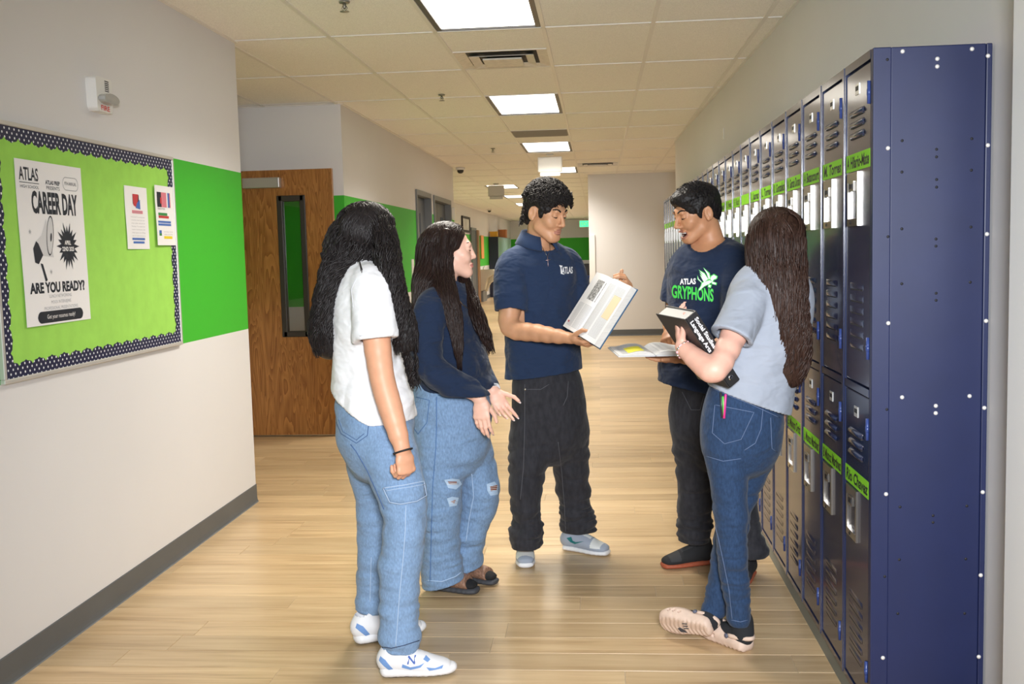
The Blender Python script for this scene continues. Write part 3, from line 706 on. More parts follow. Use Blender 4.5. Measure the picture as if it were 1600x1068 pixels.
for a, b in (((0, -.022, .012), (lx0, .022, 2.153)), ((lx1, -.022, .012), (x1, .022, 2.153)), ((lx0, -.022, .012), (lx1, .022, lz0)), ((lx0, -.022, lz1), (lx1, .022, 2.153))): q.box(a, b)
q.build('leaf', [OAK], dr)
q = MB(); t = .045
for a, b in (((lx0-.012, -.032, lz0-.012), (lx0+t-.01, .032, lz1+.012)), ((lx1-t+.01, -.032, lz0-.012), (lx1+.012, .032, lz1+.012)), ((lx0, -.032, lz0-.012), (lx1, .032, lz0+t-.01)), ((lx0, -.032, lz1-t+.01), (lx1, .032, lz1+.012))): q.box(a, b)
bevel(q.build('window_frame', [BRONZE], dr), .006)
q = MB(); q.box((lx0+.02, -.004, lz0+.02), (lx1-.02, .004, lz1-.02)); q.build('glass', [GLASS], dr)
q = MB(); q.box((.118, -.085, 2.010), (.420, -.022, 2.092)); bevel(q.build('door_closer', [ALUM], dr), .006)
for z in (.25, 1.1, 1.95):
    q = MB(); q.lathe([(.008, -.05), (.008, .05)], (-.008, -.022, z), (0, 0, 1), 8); q.build('hinge', [ALUM], dr)

# ================================================================== doorways in the far left wall
GFR = mat('grey_door_frame', (.16, .17, .18), .4); GDR = mat('grey_door_leaf', (.085, .095, .105), .4)
def far_door(n, y0, y1, leaves):
    d = empty('door_%d' % n, (XLF, (y0+y1)/2, 0)); d['kind'] = 'structure'; w = (y1-y0)/2
    q = MB()
    for a, b in (((-.20, -w, 0), (.02, -w+.05, 2.2)), ((-.20, w-.05, 0), (.02, w, 2.2)), ((-.20, -w+.05, 2.14), (.02, w-.05, 2.2))): q.box(a, b)
    q.build('frame', [GFR], d)
    ww = (2*w-.1)/leaves
    for k in range(leaves):
        a = -w+.05+k*ww
        q = MB(); q.box((-.11, a+.004, .01), (-.065, a+ww-.004, 2.135)); lf = bevel(q.build('leaf', [GDR], d), .004)
        q = MB(); q.lathe([(.01, 0), (.01, .05)], (-.065, a+.08, 1.0), (1, 0, 0), 8); q.box((-.02, a+.07, .99), (-.005, a+.19, 1.01)); q.build('handle', [ALUM], lf)
        q = MB(); q.box((-.066, a+ww*.35, 1.2), (-.061, a+ww*.65, 1.95)); q.build('glass', [mat('dark_glass', (.03, .035, .045), .08)], lf)
far_door(1, *D1, 1); far_door(2, *D2, 2)
q = MB(); q.box((0, -.06, -.13), (.012, .06, .13)); o = bevel(q.build('room_sign', [SIGNW]), .003); o.location = (XLF, 11.45, 1.27); tag(o, 'pale room sign plate on the green band beside the grey door', 'sign')
q = MB(); q.box((0, -.06, -.09), (.05, .06, .09)); o = bevel(q.build('wall_strobe', [SIGNW]), .012); o.location = (XLF, 14.8, 2.02); tag(o, 'small white wall strobe past the grey double door', 'wall strobe')

# ================================================================== far end of the corridor
XW = -3.498
fr = empty('picture_frame', (XW, 27.4, 2.0), 'black framed picture high on the far left wall', 'picture frame')
q = MB()
for a, b in (((0, -.8, 0), (.03, -.72, .42)), ((0, .72, 0), (.03, .8, .42)), ((0, -.72, 0), (.03, .72, .06)), ((0, -.72, .36), (.03, .72, .42))): q.box(a, b)
q.build('frame', [DARK], fr); q = MB(); q.box((0, -.72, .06), (.01, .72, .36)); q.build('picture', [mat('picture_paper', (.55, .55, .52), .6, noise=((3, 3, 3), .3))], fr)
d = empty('door_3', (XW, 28.9, 0)); d['kind'] = 'structure'
q = MB(); q.box((0, -.55, 0), (.05, -.48, 2.15)); q.box((0, .48, 0), (.05, .55, 2.15)); q.box((0, -.48, 2.08), (.05, .48, 2.15)); q.build('frame', [GFR], d)
q = MB(); q.box((0, -.48, 0), (.025, .48, 2.08)); q.build('leaf', [GDR], d)
q = MB(); q.box((-.0, 0, 0), (.06, .5, 2.1)); o = q.build('wood_panel', [OAK]); o.location = (XW, 29.55, 0); tag(o, 'narrow brown wooden panel beside the far grey door', 'wood panel')
# drinking fountain: two basins on stems
FST = mat('fountain_steel', (.60, .54, .44), .35, metal=.6)
ft = empty('drinking_fountain', (XW, 30.3, 0), 'pale steel drinking fountain on the far left wall', 'drinking fountain')
q = MB(); q.prism([(0, .30), (.0, .95), (.42, .95), (.46, .90), (.44, .82), (.25, .70), (.16, .35)], (0, -.25, 0), (1, 0, 0), (0, 0, 1), (0, .5, 0)); bevel(q.build('near_basin', [FST], ft), .02)
q = MB(); q.prism([(0, .25), (0, .80), (.46, .80), (.50, .75), (.46, .66), (.25, .52), (.14, .28)], (0, .35, 0), (1, 0, 0), (0, 0, 1), (0, .5, 0)); bevel(q.build('far_basin', [FST], ft), .02)
q = MB(); q.box((.0, -.2, 0), (.12, .8, .32)); q.build('stem', [GFR], ft)
q = MB(); q.tube([(.12, 0, .95), (.12, 0, 1.02), (.17, 0, 1.04)], .012, 6); q.build('spout', [CHROME], ft)
q = MB(); q.box((0, -.35, -.35), (.02, .35, .35)); o = q.build('orange_notice', [mat('orange_card', (.75, .30, .08), .6)]); o.location = (XW, 31.2, 1.62); tag(o, 'orange notice on the green band past the fountain', 'notice')
# far locker block
for k in range(12):
    y = 33.2+k*.40
    lab = 'distant pale locker, %s of the far block counting away from us' % ordw[k]
    e = empty('far_locker', (XW, y, 0), lab, 'locker', 'lockers at the corridor end')
    q = MB(); q.box((0, 0, 0), (.30, .392, 1.95)); q.build('body', [NAVY if k else mat('navy_flat', (.010, .012, .035), .5)], e)
    for z0, z1 in ((.08, .98), (1.0, 1.93)):
        q = MB(); q.box((.30, .02, z0), (.312, .372, z1)); q.build('door', [mat('locker_door_reflection', (.30, .42, .40), .25)], e)  # pale reflection on the navy doors is put into their base colour
for k, (dy, col, sz) in enumerate(((.1, (.7, .35, .03), .14), (3.2, (.45, .16, .04), .26))):
    q = MB(); q.box((.03, 0, 0), (.27, sz*2.2, sz)); q.box((.02, -.01, sz), (.28, sz*2.2+.01, sz+.03)); o = q.build('storage_box', [mat('box_colour_%d' % k, col, .6)]); o.location = (XW, 33.2+dy, 1.951)
    tag(o, 'small yellow box on top of the far lockers' if k == 0 else 'orange-brown box on top of the far lockers', 'box')
# stacked blue bins at the corridor end, small white panel at the corner
for k, (dx, dz, lb) in enumerate(((0, 0, 'blue bin on the floor at the corridor end'), (.08, .46, 'dark bin stacked on the blue bin at the corridor end'))):
    q = MB(); q.prism([(-.55, 0), (.55, 0), (.62, .42), (-.62, .42)], (0, -.4, 0), (1, 0, 0), (0, 0, 1), (0, .8, 0)); q.box((-.66, -.44, .42), (.66, .44, .455)); o = q.build('storage_bin', [mat('bin_%d' % k, ((.02, .05, .22), (.02, .022, .03))[k], .4)])
    o.location = (-.95+dx, 40.4, dz); tag(o, lb, 'bin')
q = MB(); q.box((-.05, -.03, -.45), (.05, 0, .45)); o = bevel(q.build('corner_panel', [SIGNW]), .004); o.location = (-.09, YB, 1.25); tag(o, 'narrow white panel at the edge of the white far wall', 'panel')
# ================================================================== sculpting: signed distance volumes -> meshes
def nrm(v): v = np.array(v, float); return v/(np.linalg.norm(v)+1e-12)
class Seg:                              # elliptical cone from A to B
    def __init__(s, A, B, r0, r1, side=None):
        s.A = np.array(A, float); s.B = np.array(B, float); s.a0, s.b0 = r0 if isinstance(r0, tuple) else (r0, r0); s.a1, s.b1 = r1 if isinstance(r1, tuple) else (r1, r1)
        d = s.B-s.A; s.L = max(np.linalg.norm(d), 1e-6); s.w = d/s.L
        e = np.array(side, float) if side is not None else (np.array([1., 0, 0]) if abs(s.w[0]) < .8 else np.array([0, 1., 0]))
        s.u = nrm(e-s.w*(e@s.w)); s.v = np.cross(s.w, s.u)
        m = max(s.a0, s.b0, s.a1, s.b1); s.lo = np.minimum(s.A, s.B)-m; s.hi = np.maximum(s.A, s.B)+m
    def ev(s, P):
        r = P-s.A.astype(np.float32); h = r@s.w.astype(np.float32); t = np.clip(h/s.L, 0, 1); cw = h-t*s.L
        cu = r@s.u.astype(np.float32); cv = r@s.v.astype(np.float32)
        a = s.a0+(s.a1-s.a0)*t; b = s.b0+(s.b1-s.b0)*t; mm = np.minimum(a, b)
        x, y, z = cu/a, cv/b, cw/mm; k0 = np.sqrt(x*x+y*y+z*z)+1e-6; x, y, z = x/a, y/b, z/mm; k1 = np.sqrt(x*x+y*y+z*z)+1e-5
        return k0*(k0-1)/k1
class Ell:
    def __init__(s, C, rad, R=None):
        s.C = np.array(C, float); s.r = np.array(rad, float); s.R = np.eye(3) if R is None else np.array(R, float); m = max(rad); s.lo = s.C-m; s.hi = s.C+m
    def ev(s, P):
        q = (P-s.C.astype(np.float32))@s.R.T.astype(np.float32); x = q/s.r.astype(np.float32); k0 = np.sqrt((x*x).sum(-1))+1e-6; x = x/s.r.astype(np.float32); k1 = np.sqrt((x*x).sum(-1))+1e-5
        return k0*(k0-1)/k1
class Plane:                            # the half space on the side of n
    def __init__(s, p, n): s.p = np.array(p, float); s.n = nrm(n); s.lo = np.full(3, -99.); s.hi = np.full(3, 99.)
    def ev(s, P): return -((P-s.p.astype(np.float32))@s.n.astype(np.float32))
def catmull(pts, n):
    pts = [np.array(p, float) for p in pts]; k = len(pts)
    if k == 2: return [pts[0]+(pts[1]-pts[0])*i/n for i in range(n+1)]
    out = []
    for i in range(k-1):
        p0 = pts[i-1] if i else 2*pts[0]-pts[1]; p1, p2 = pts[i], pts[i+1]; p3 = pts[i+2] if i+2 < k else 2*pts[-1]-pts[-2]
        for j in range(n):
            t = j/n; out.append(.5*((2*p1)+(-p0+p2)*t+(2*p0-5*p1+4*p2-p3)*t*t+(-p0+3*p1-3*p2+p3)*t**3))
    out.append(pts[-1]); return out
def tube(st, side=None, n=4):           # stations [(P, a, b)] -> chain of elliptical cones on a smooth curve
    A = catmull([np.concatenate([np.array(p, float), [a, b]]) for p, a, b in st], n)
    return [Seg(A[i][:3], A[i+1][:3], (max(A[i][3], .002), max(A[i][4], .002)), (max(A[i+1][3], .002), max(A[i+1][4], .002)), side) for i in range(len(A)-1)]
_rng = np.random.RandomState(7); _LAT = _rng.rand(32, 32, 32).astype(np.float32)*2-1
def vnoise(P):
    i = np.floor(P).astype(int); f = (P-i).astype(np.float32); f = f*f*(3-2*f); i &= 31; j = (i+1) & 31
    x0, y0, z0 = i[..., 0], i[..., 1], i[..., 2]; x1, y1, z1 = j[..., 0], j[..., 1], j[..., 2]; fx, fy, fz = f[..., 0], f[..., 1], f[..., 2]
    a = _LAT[x0, y0, z0]*(1-fx)+_LAT[x1, y0, z0]*fx; b = _LAT[x0, y1, z0]*(1-fx)+_LAT[x1, y1, z0]*fx
    c = _LAT[x0, y0, z1]*(1-fx)+_LAT[x1, y0, z1]*fx; d = _LAT[x0, y1, z1]*(1-fx)+_LAT[x1, y1, z1]*fx
    return (a*(1-fy)+b*fy)*(1-fz)+(c*(1-fy)+d*fy)*fz
class Form:
    """list of sculpting steps, evaluated on any grid"""
    def __init__(s): s.ops = []; s.lo = np.full(3, 99.); s.hi = np.full(3, -99.)
    def add(s, pr, k=.015):
        for p in (pr if isinstance(pr, list) else [pr]):
            s.ops.append(('+', p, k)); s.lo = np.minimum(s.lo, p.lo); s.hi = np.maximum(s.hi, p.hi)
        return s
    def sub(s, pr, k=.008):
        for p in (pr if isinstance(pr, list) else [pr]): s.ops.append(('-', p, k))
        return s
    def disp(s, fn): s.ops.append(('d', fn, 0)); return s
    def shell(s, th): s.ops.append(('s', None, th)); return s
    def grid(s, lo, hi, h):
        n = np.ceil((hi-lo)/h).astype(int)+1; ax = [(lo[i]+h*np.arange(n[i])).astype(np.float32) for i in range(3)]; D = np.full(n, .5, np.float32)
        for op, p, k in s.ops:
            if op in '+-':
                pad = k+h*2 if op == '+' else k+h*2
                i0 = np.clip(np.floor((p.lo-pad-lo)/h), 0, n).astype(int); i1 = np.clip(np.ceil((p.hi+pad-lo)/h)+1, 0, n).astype(int)
                if (i1 <= i0).any(): continue
                sl = tuple(slice(i0[a], i1[a]) for a in range(3))
                P = np.stack(np.meshgrid(*(ax[a][sl[a]] for a in range(3)), indexing='ij'), -1)
                d = p.ev(P); o = D[sl]
                if op == '-': d = -d; hh = np.maximum(k-np.abs(o-d), 0)/k; D[sl] = np.maximum(o, d)+hh*hh*k*.25
                else: hh = np.maximum(k-np.abs(o-d), 0)/k; D[sl] = np.minimum(o, d)-hh*hh*k*.25
            elif op == 'd':
                m = np.abs(D) < .035; I = np.argwhere(m); P = (lo+I*h)
                if len(I): D[m] += p(P).astype(np.float32)
            elif op == 's': D = np.maximum(D, -(D+k))
        return D
    def mesh(s, h, lo=None, hi=None):
        lo = (s.lo-.02 if lo is None else np.array(lo, float)); hi = (s.hi+.02 if hi is None else np.array(hi, float))
        return surfnet(s.grid(lo, hi, h), lo, h)
def surfnet(D, lo, h):
    S = D < 0; n = D.shape
    c = np.zeros((n[0]-1, n[1]-1, n[2]-1), np.int8); cor = [(a, b, d) for a in (0, 1) for b in (0, 1) for d in (0, 1)]
    for a, b, d in cor: c += S[a:n[0]-1+a, b:n[1]-1+b, d:n[2]-1+d]
    act = (c > 0) & (c < 8); I = np.argwhere(act); idx = np.full(c.shape, -1, np.int32); idx[act] = np.arange(len(I))
    acc = np.zeros((len(I), 3)); cnt = np.zeros(len(I)); V = {k: D[I[:, 0]+k[0], I[:, 1]+k[1], I[:, 2]+k[2]] for k in cor}
    for k in cor:
        for ax in range(3):
            if k[ax]: continue
            q = list(k); q[ax] = 1; q = tuple(q); da, db = V[k], V[q]; x = (da < 0) != (db < 0); t = da/(da-db+1e-20)
            pos = np.tile(np.array(k, float), (len(I), 1)); pos[:, ax] += t; acc[x] += pos[x]; cnt[x] += 1
    P = lo+(I+acc/np.maximum(cnt, 1)[:, None])*h; F = []
    for ax in range(3):
        o1, o2 = [a for a in range(3) if a != ax]
        sl0 = [slice(1, -1)]*3; sl1 = [slice(1, -1)]*3; sl0[ax] = slice(0, -1); sl1[ax] = slice(1, None)
        s0, s1 = S[tuple(sl0)], S[tuple(sl1)]; E = np.argwhere(s0 != s1)
        if not len(E): continue
        inside = s0[E[:, 0], E[:, 1], E[:, 2]]; off = np.ones(3, int); off[ax] = 0; E = E+off
        def cell(d1, d2):
            q = E.copy(); q[:, o1] -= d1; q[:, o2] -= d2; return idx[q[:, 0], q[:, 1], q[:, 2]]
        Q = np.stack([cell(1, 1), cell(0, 1), cell(0, 0), cell(1, 0)], 1); ok = (Q >= 0).all(1); Q = Q[ok]; fl = inside[ok] if ax != 1 else ~inside[ok]
        Q[~fl] = Q[~fl][:, ::-1]; F.append(Q)
    return P, (np.concatenate(F) if F else np.zeros((0, 4), int))
def np_mesh(name, V, F, mats, mi=None, smooth=True):
    me = bpy.data.meshes.new(name); nv, nf = len(V), len(F)
    me.vertices.add(nv); me.vertices.foreach_set('co', np.asarray(V, np.float32).ravel())
    me.loops.add(nf*4); me.loops.foreach_set('vertex_index', np.asarray(F, np.int32).ravel())
    me.polygons.add(nf); me.polygons.foreach_set('loop_start', np.arange(nf, dtype=np.int32)*4)
    me.polygons.foreach_set('use_smooth', np.ones(nf, bool) if smooth else np.zeros(nf, bool))
    for m in mats: me.materials.append(m)
    if mi is not None: me.polygons.foreach_set('material_index', np.asarray(mi, np.int32))
    me.update(calc_edges=True); return me
def sculpt(name, form, h, mats, parent=None, matfn=None, lo=None, hi=None):
    V, F = form.mesh(h, lo, hi); mi = None
    if matfn is not None: mi = matfn(V[F].mean(1))
    return link(name, np_mesh(name, V, F, mats, mi), parent)
def sculpt_multi(name, form, h, boxes, hf, mats, matfn=None, extra=None):
    """one surface sampled coarsely, and finely inside the boxes [(lo, hi)] (face, forearms, hands)"""
    V, F = form.mesh(h); cen = V[F].mean(1); keep = np.ones(len(F), bool)
    for lo, hi in boxes: keep &= ~((cen > lo+h*.5) & (cen < hi-h*.5)).all(1)
    Vs, Fs = [V], [F[keep]]; n = len(V)
    done = []
    for lo, hi in boxes:
        v, f = form.mesh(hf, lo, hi); c = v[f].mean(1); k = np.ones(len(f), bool)
        for a, b in done: k &= ~((c > a+hf) & (c < b-hf)).all(1)
        done.append((lo, hi)); Vs.append(v); Fs.append(f[k]+n); n += len(v)
    V = np.concatenate(Vs); F = np.concatenate(Fs)
    used = np.zeros(len(V), bool); used[F.ravel()] = True; rm = np.cumsum(used)-1; V = V[used]; F = rm[F]
    mi = matfn(V[F].mean(1)) if matfn is not None else np.zeros(len(F), int)
    me = np_mesh(name, V, F, mats, mi)
    if extra is not None and extra.v:
        bm = bmesh.new(); bm.from_mesh(me); t = extra.mesh('x', mats); bm.from_mesh(t); bm.to_mesh(me); bm.free(); bpy.data.meshes.remove(t)
    return link(name, me)
# --- laying print, seams and patches on a sculpted surface
def bvh_of(*objs):
    vs, fs = [], []
    for o in objs:
        me = o.data; n = len(vs); a = np.empty(len(me.vertices)*3, np.float32); me.vertices.foreach_get('co', a); vs += a.reshape(-1, 3).tolist()
        fs += [tuple(i+n for i in p.vertices) for p in me.polygons]
    return BVHTree.FromPolygons(vs, fs)
def hit(bvh, px, py, off=.001):
    d = nrm(ray(px, py)); loc, no, i, dist = bvh.ray_cast(Vector(CAMP), Vector(d))
    if loc is None: return None
    no = np.array(no)
    if no@d > 0: no = -no
    return np.array(loc)+no*off
def seam(mb, bvh, pts, r=.0014, mi=0, step=4.0, off=.0004, dash=None):
    P = []
    for a, b in zip(pts[:-1], pts[1:]):
        n = max(1, int(math.hypot(b[0]-a[0], b[1]-a[1])/step)); P += [(a[0]+(b[0]-a[0])*i/n, a[1]+(b[1]-a[1])*i/n) for i in range(n)]
    P.append(pts[-1]); run = []
    for p in P+[None]:
        q = hit(bvh, *p, off) if p is not None else None
        if q is not None and run and np.linalg.norm(q-run[-1]) > .06: 
            if len(run) > 1: mb.tube(run, r, 4, mi)
            run = []
        if q is None:
            if len(run) > 1: mb.tube(run, r, 4, mi)
            run = []
        else: run.append(q)
def decal(mb, bvh, vs2, fs, mi=0, off=.0012, cuts=0, maxlen=6.0):
    """vs2: pixel positions of a flat drawing; subdivided and dropped on the surface"""
    bm = bmesh.new(); V = [bm.verts.new((a, b, 0)) for a, b in vs2]
    for f in fs:
        try: bm.faces.new([V[i] for i in f])
        except ValueError: pass
    bmesh.ops.triangulate(bm, faces=bm.faces[:])
    for _ in range(4):
        ed = [e for e in bm.edges if e.calc_length() > maxlen]
        if not ed: break
        bmesh.ops.subdivide_edges(bm, edges=ed, cuts=1); bmesh.ops.triangulate(bm, faces=bm.faces[:])
    bm.verts.index_update(); P = [hit(bvh, v.co.x, v.co.y, off) for v in bm.verts]; out = []
    for f in bm.faces:
        ids = [v.index for v in f.verts]
        if any(P[i] is None for i in ids): continue
        q = [P[i] for i in ids]
        if max(np.linalg.norm(q[0]-q[1]), np.linalg.norm(q[1]-q[2]), np.linalg.norm(q[2]-q[0])) > .06: continue
        nn = np.cross(q[1]-q[0], q[2]-q[0])
        out.append(ids if nn@(CAMP-q[0]) > 0 else ids[::-1])
    Z = [p if p is not None else np.zeros(3) for p in P]; bm.free()
    used = sorted({i for f in out for i in f}); rm = {k: i for i, k in enumerate(used)}
    mb.add([Z[i] for i in used], [tuple(rm[i] for i in f) for f in out], mi, True)
def decal_text(mb, bvh, s, o, ux, uy, h, mi=0, width=None, bold=0.0, off=.0014, sx=1.0, space=1.0, maxlen=6.0):
    vs, fs = text_geo(s, 1.0, 'LEFT', sx, 0, bold, space); x0 = min(v[0] for v in vs); w = max(v[0] for v in vs)-x0; k = (width/w) if width else h
    decal(mb, bvh, [(o[0]+ux[0]*(x-x0)*k+uy[0]*y*h, o[1]+ux[1]*(x-x0)*k+uy[1]*y*h) for x, y in vs], fs, mi, off, maxlen=maxlen)
# --- hair locks that follow a lofted mass
def locks(mb, st, side, n, r, wave=.008, wl=.08, th=(0, 2*math.pi), t0=(0, .2), t1=(.85, 1.05), seed=0, npts=22, depth=(.9, 1.03), flat=.6, tip=.25, mi=0, curl=0.0):
    rs = random.Random(seed); A = np.array(catmull([np.concatenate([np.array(p, float), [a, b]]) for p, a, b in st], 8)); K = len(A)
    T = np.gradient(A[:, :3], axis=0); T /= np.linalg.norm(T, axis=1)[:, None]; L = np.concatenate([[0], np.cumsum(np.linalg.norm(np.diff(A[:, :3], axis=0), axis=1))])
    side = np.array(side, float)
    for _ in range(n):
        a = rs.uniform(*th); s0, s1 = rs.uniform(*t0), min(rs.uniform(*t1), 1.06); dp = rs.uniform(*depth); ph = rs.uniform(0, 6.28); w_ = wl*rs.uniform(.75, 1.3); am = wave*rs.uniform(.5, 1.3); tw = rs.uniform(-.35, .35)
        pts = []; npt = max(6, int(npts*(s1-s0)))
        for j in range(npt):
            s = s0+(s1-s0)*j/(npt-1); x = min(s, 1.0)*(K-1); i = min(int(x), K-2); f = x-i; q = A[i]*(1-f)+A[i+1]*f; t = T[i]; l = (L[i]*(1-f)+L[i+1]*f)
            u = nrm(side-t*(side@t)); v = np.cross(t, u); aa = a+tw*s
            p = q[:3]+u*math.cos(aa)*q[3]*dp+v*math.sin(aa)*q[4]*dp
            if s > 1: p = p+t*(s-1)*L[-1]
            k = min(1, (s-s0)*5); rad = nrm(u*math.cos(aa)+v*math.sin(aa)); tan = np.cross(t, rad)
            p = p+tan*am*k*math.sin(2*math.pi*l/w_+ph)+rad*am*.6*k*math.cos(2*math.pi*l/w_+ph)
            pts.append(p)
        m = len(pts); rr = r*rs.uniform(.6, 1.25); prof = [rr*(min(1, .45+1.1*j/m*2) if j < m/4 else 1)*(1-(1-tip)*max(0, (j/(m-1)-.7)/.3)**1.5) for j in range(m)]
        mb.tube(pts, prof, 4, mi, flat=flat)
def cap_locks(mb, F, C, rad, n, r, seed, az=(0.5, 2*math.pi-0.5), drop=(-.15, -.5), wave=.002, front=0.0):
    """strands combed from a middle parting over the skull: az is measured from the face (0) round the head"""
    rs = random.Random(seed)
    for _ in range(n):
        a = rs.uniform(*az); s = 1 if math.sin(a) > 0 else -1; y0 = rs.uniform(-.75, .75); ph = rs.uniform(0, 6.28); e1 = rs.uniform(*drop); pts = []; m = 13; k = rs.uniform(1.0, 1.045)
        st = np.array([0.03*s, y0, math.sqrt(max(.02, 1-y0*y0))]); en = np.array([math.sin(a)*math.cos(e1), math.cos(a)*math.cos(e1), math.sin(e1)])
        for j in range(m):
            t = j/(m-1); v = nrm(st*(1-t)+en*t+np.array([.25*s*math.sin(math.pi*t), 0, .18*math.sin(math.pi*t)])); w = wave*math.sin(t*14+ph)
            pts.append(F.p(*(C[i]+v[i]*rad[i]*k for i in range(3)))+F.d(w, w, 0))
        mb.tube(pts, [r*(.6+.8*min(1, 3*j/m))*(1 if j < m-3 else .8) for j in range(m)], 4, 0, flat=.6)
# ================================================================== parts of a person
class Frame:
    def __init__(s, o, fwd_deg, pitch=0, roll=0, sc=1.0):
        a = math.radians(fwd_deg); f = np.array([math.cos(a), math.sin(a), 0.]); r = np.array([f[1], -f[0], 0.]); u = np.array([0, 0, 1.])
        p = math.radians(pitch); f, u = f*math.cos(p)-u*math.sin(p), u*math.cos(p)+f*math.sin(p)      # pitch > 0 looks down
        q = math.radians(roll); r, u = r*math.cos(q)+u*math.sin(q), u*math.cos(q)-r*math.sin(q)
        s.o = np.array(o, float); s.R = np.array([r, f, u]); s.sc = sc
    def p(s, x, y, z): return s.o+s.sc*(s.R.T@np.array([x, y, z], float))
    def d(s, x, y, z): return s.R.T@np.array([x, y, z], float)
    def loc(s, P): return ((P-s.o)@s.R.T)/s.sc
def rotR(F, ax, deg):
    c, n = math.cos(math.radians(deg)), math.sin(math.radians(deg)); M = {'x': [[1,0,0],[0,c,n],[0,-n,c]], 'y': [[c,0,-n],[0,1,0],[n,0,c]], 'z': [[c,n,0],[-n,c,0],[0,0,1]]}[ax]
    return np.array(M)@F.R
def head(B, F, fem=False, smile=0, ears=True):
    k = F.sc; E = lambda c, r, R=None: Ell(F.p(*c), [x*k for x in r], F.R if R is None else R)
    S = lambda a, b, r0, r1: Seg(F.p(*a), F.p(*b), r0*k, r1*k)
    B.add(E((0, -.012, .036), (.074, .094, .078)), .02)
    B.add(E((0, .030, -.028), (.051, .062, .076)), .03)
    B.add(E((0, .012, -.040), (.050, .052, .046)), .02)
    B.add(E((0, .070, -.094), (.020 if fem else .023, .018, .016)), .03)
    for s in (-1, 1):
        B.add(S((s*.043, .010, -.062), (s*.017, .068, -.097), .021, .016), .028)
        B.add(E((s*.040, .058, -.020), (.019, .018, .016)), .03)
        if smile: B.add(E((s*.033, .071, -.036), (.013, .011, .011)), .022)
    B.add(S((-.032, .084, .026), (.032, .084, .026), .010, .010), .02)
    for s in (-1, 1):
        B.sub(E((s*.031, .103, .008), (.017, .014, .011)), .012)
        B.add(E((s*.031, .0785, .006), (.0145, .0125, .0095)), .004)
    nt = .104 if fem else .111
    B.add(S((0, .090, .016), (0, nt, -.026), .0065, .0088 if fem else .0095), .010)
    B.add(E((0, nt-.002, -.030), (.0098 if fem else .0105, .0098, .0080)), .007)
    for s in (-1, 1): B.add(E((s*.0115, nt-.013, -.033), (.0078, .010, .0068)), .006); B.sub(E((s*.006, nt-.005, -.0405), (.0034, .005, .003)), .002)
    if smile < 2:
        B.add(E((0, .0885, -.0585), (.0225, .0115, .0056)), .006); B.add(E((0, .0885, -.0695), (.019, .0115, .0066)), .006)
        B.sub(E((0, .104, -.0642), (.025, .010, .0013)), .003)
    else:
        B.add(E((0, .090, -.056), (.027, .0125, .006)), .006); B.add(E((0, .086, -.082), (.022, .0125, .0075)), .006)
        B.sub(E((0, .098, -.0685), (.021, .022, .0105)), .003)
    if ears:
        for s in (-1, 1):
            Re = rotR(F, 'z', s*20); c = (s*.078, -.012, -.004)
            B.add(E(c, (.0075, .019, .032), Re), .006); B.sub(E((s*.086, -.008, .002), (.006, .010, .018), Re), .004)
            B.add(E((s*.0805, -.004, -.026), (.005, .008, .010), Re), .004)
def face_mat(F, lip=1, smile=0):
    def fn(C):
        q = F.loc(C); m = np.zeros(len(C), int)
        if smile < 2: m[(q[:, 1] > .084) & (((q[:, 0]/.022)**2+((q[:, 2]+.0645)/.0135)**2) < 1)] = lip
        else:
            rr = ((q[:, 0]/.029)**2+((q[:, 2]+.069)/.0215)**2) < 1; m[(q[:, 1] > .080) & rr] = lip
            cav = (((q[:, 0]/.022)**2+((q[:, 2]+.0685)/.0115)**2) < 1) & (q[:, 1] < .094) & (q[:, 1] > .06); m[cav] = 3
        return m
    return fn
def face_lines(mb, F, brow_mi, brow=.0035, look=0, teeth=None, fem=False):
    """brows, lash lines, teeth as small solid strips on the face"""
    for s in (-1, 1):
        pts = [F.p(s*(.013+.036*t), .0935-.012*t*t-.006*t, .0275+.008*math.sin(t*2.4)) for t in [i/8 for i in range(9)]]
        mb.tube(pts, [brow*F.sc*(.55+.6*math.sin(math.pi*min(1, .25+i/9.5))) for i in range(9)], 6, brow_mi, flat=.7)
        pts = [F.p(s*(.0175+.0275*t), .0912-.010*(2*t-1)**2-.0035*t, .0030-.0035*math.sin(math.pi*t)+.001*t) for t in [i/8 for i in range(9)]]
        mb.tube(pts, [.0019*F.sc*(.6+.8*math.sin(math.pi*i/8)) for i in range(9)], 5, brow_mi)
    if teeth is not None:
        pts = [F.p(.017*(2*t-1), .0885-.008*(2*t-1)**2, -.0625) for t in [i/8 for i in range(9)]]
        mb.tube(pts, .0042*F.sc, 6, teeth)
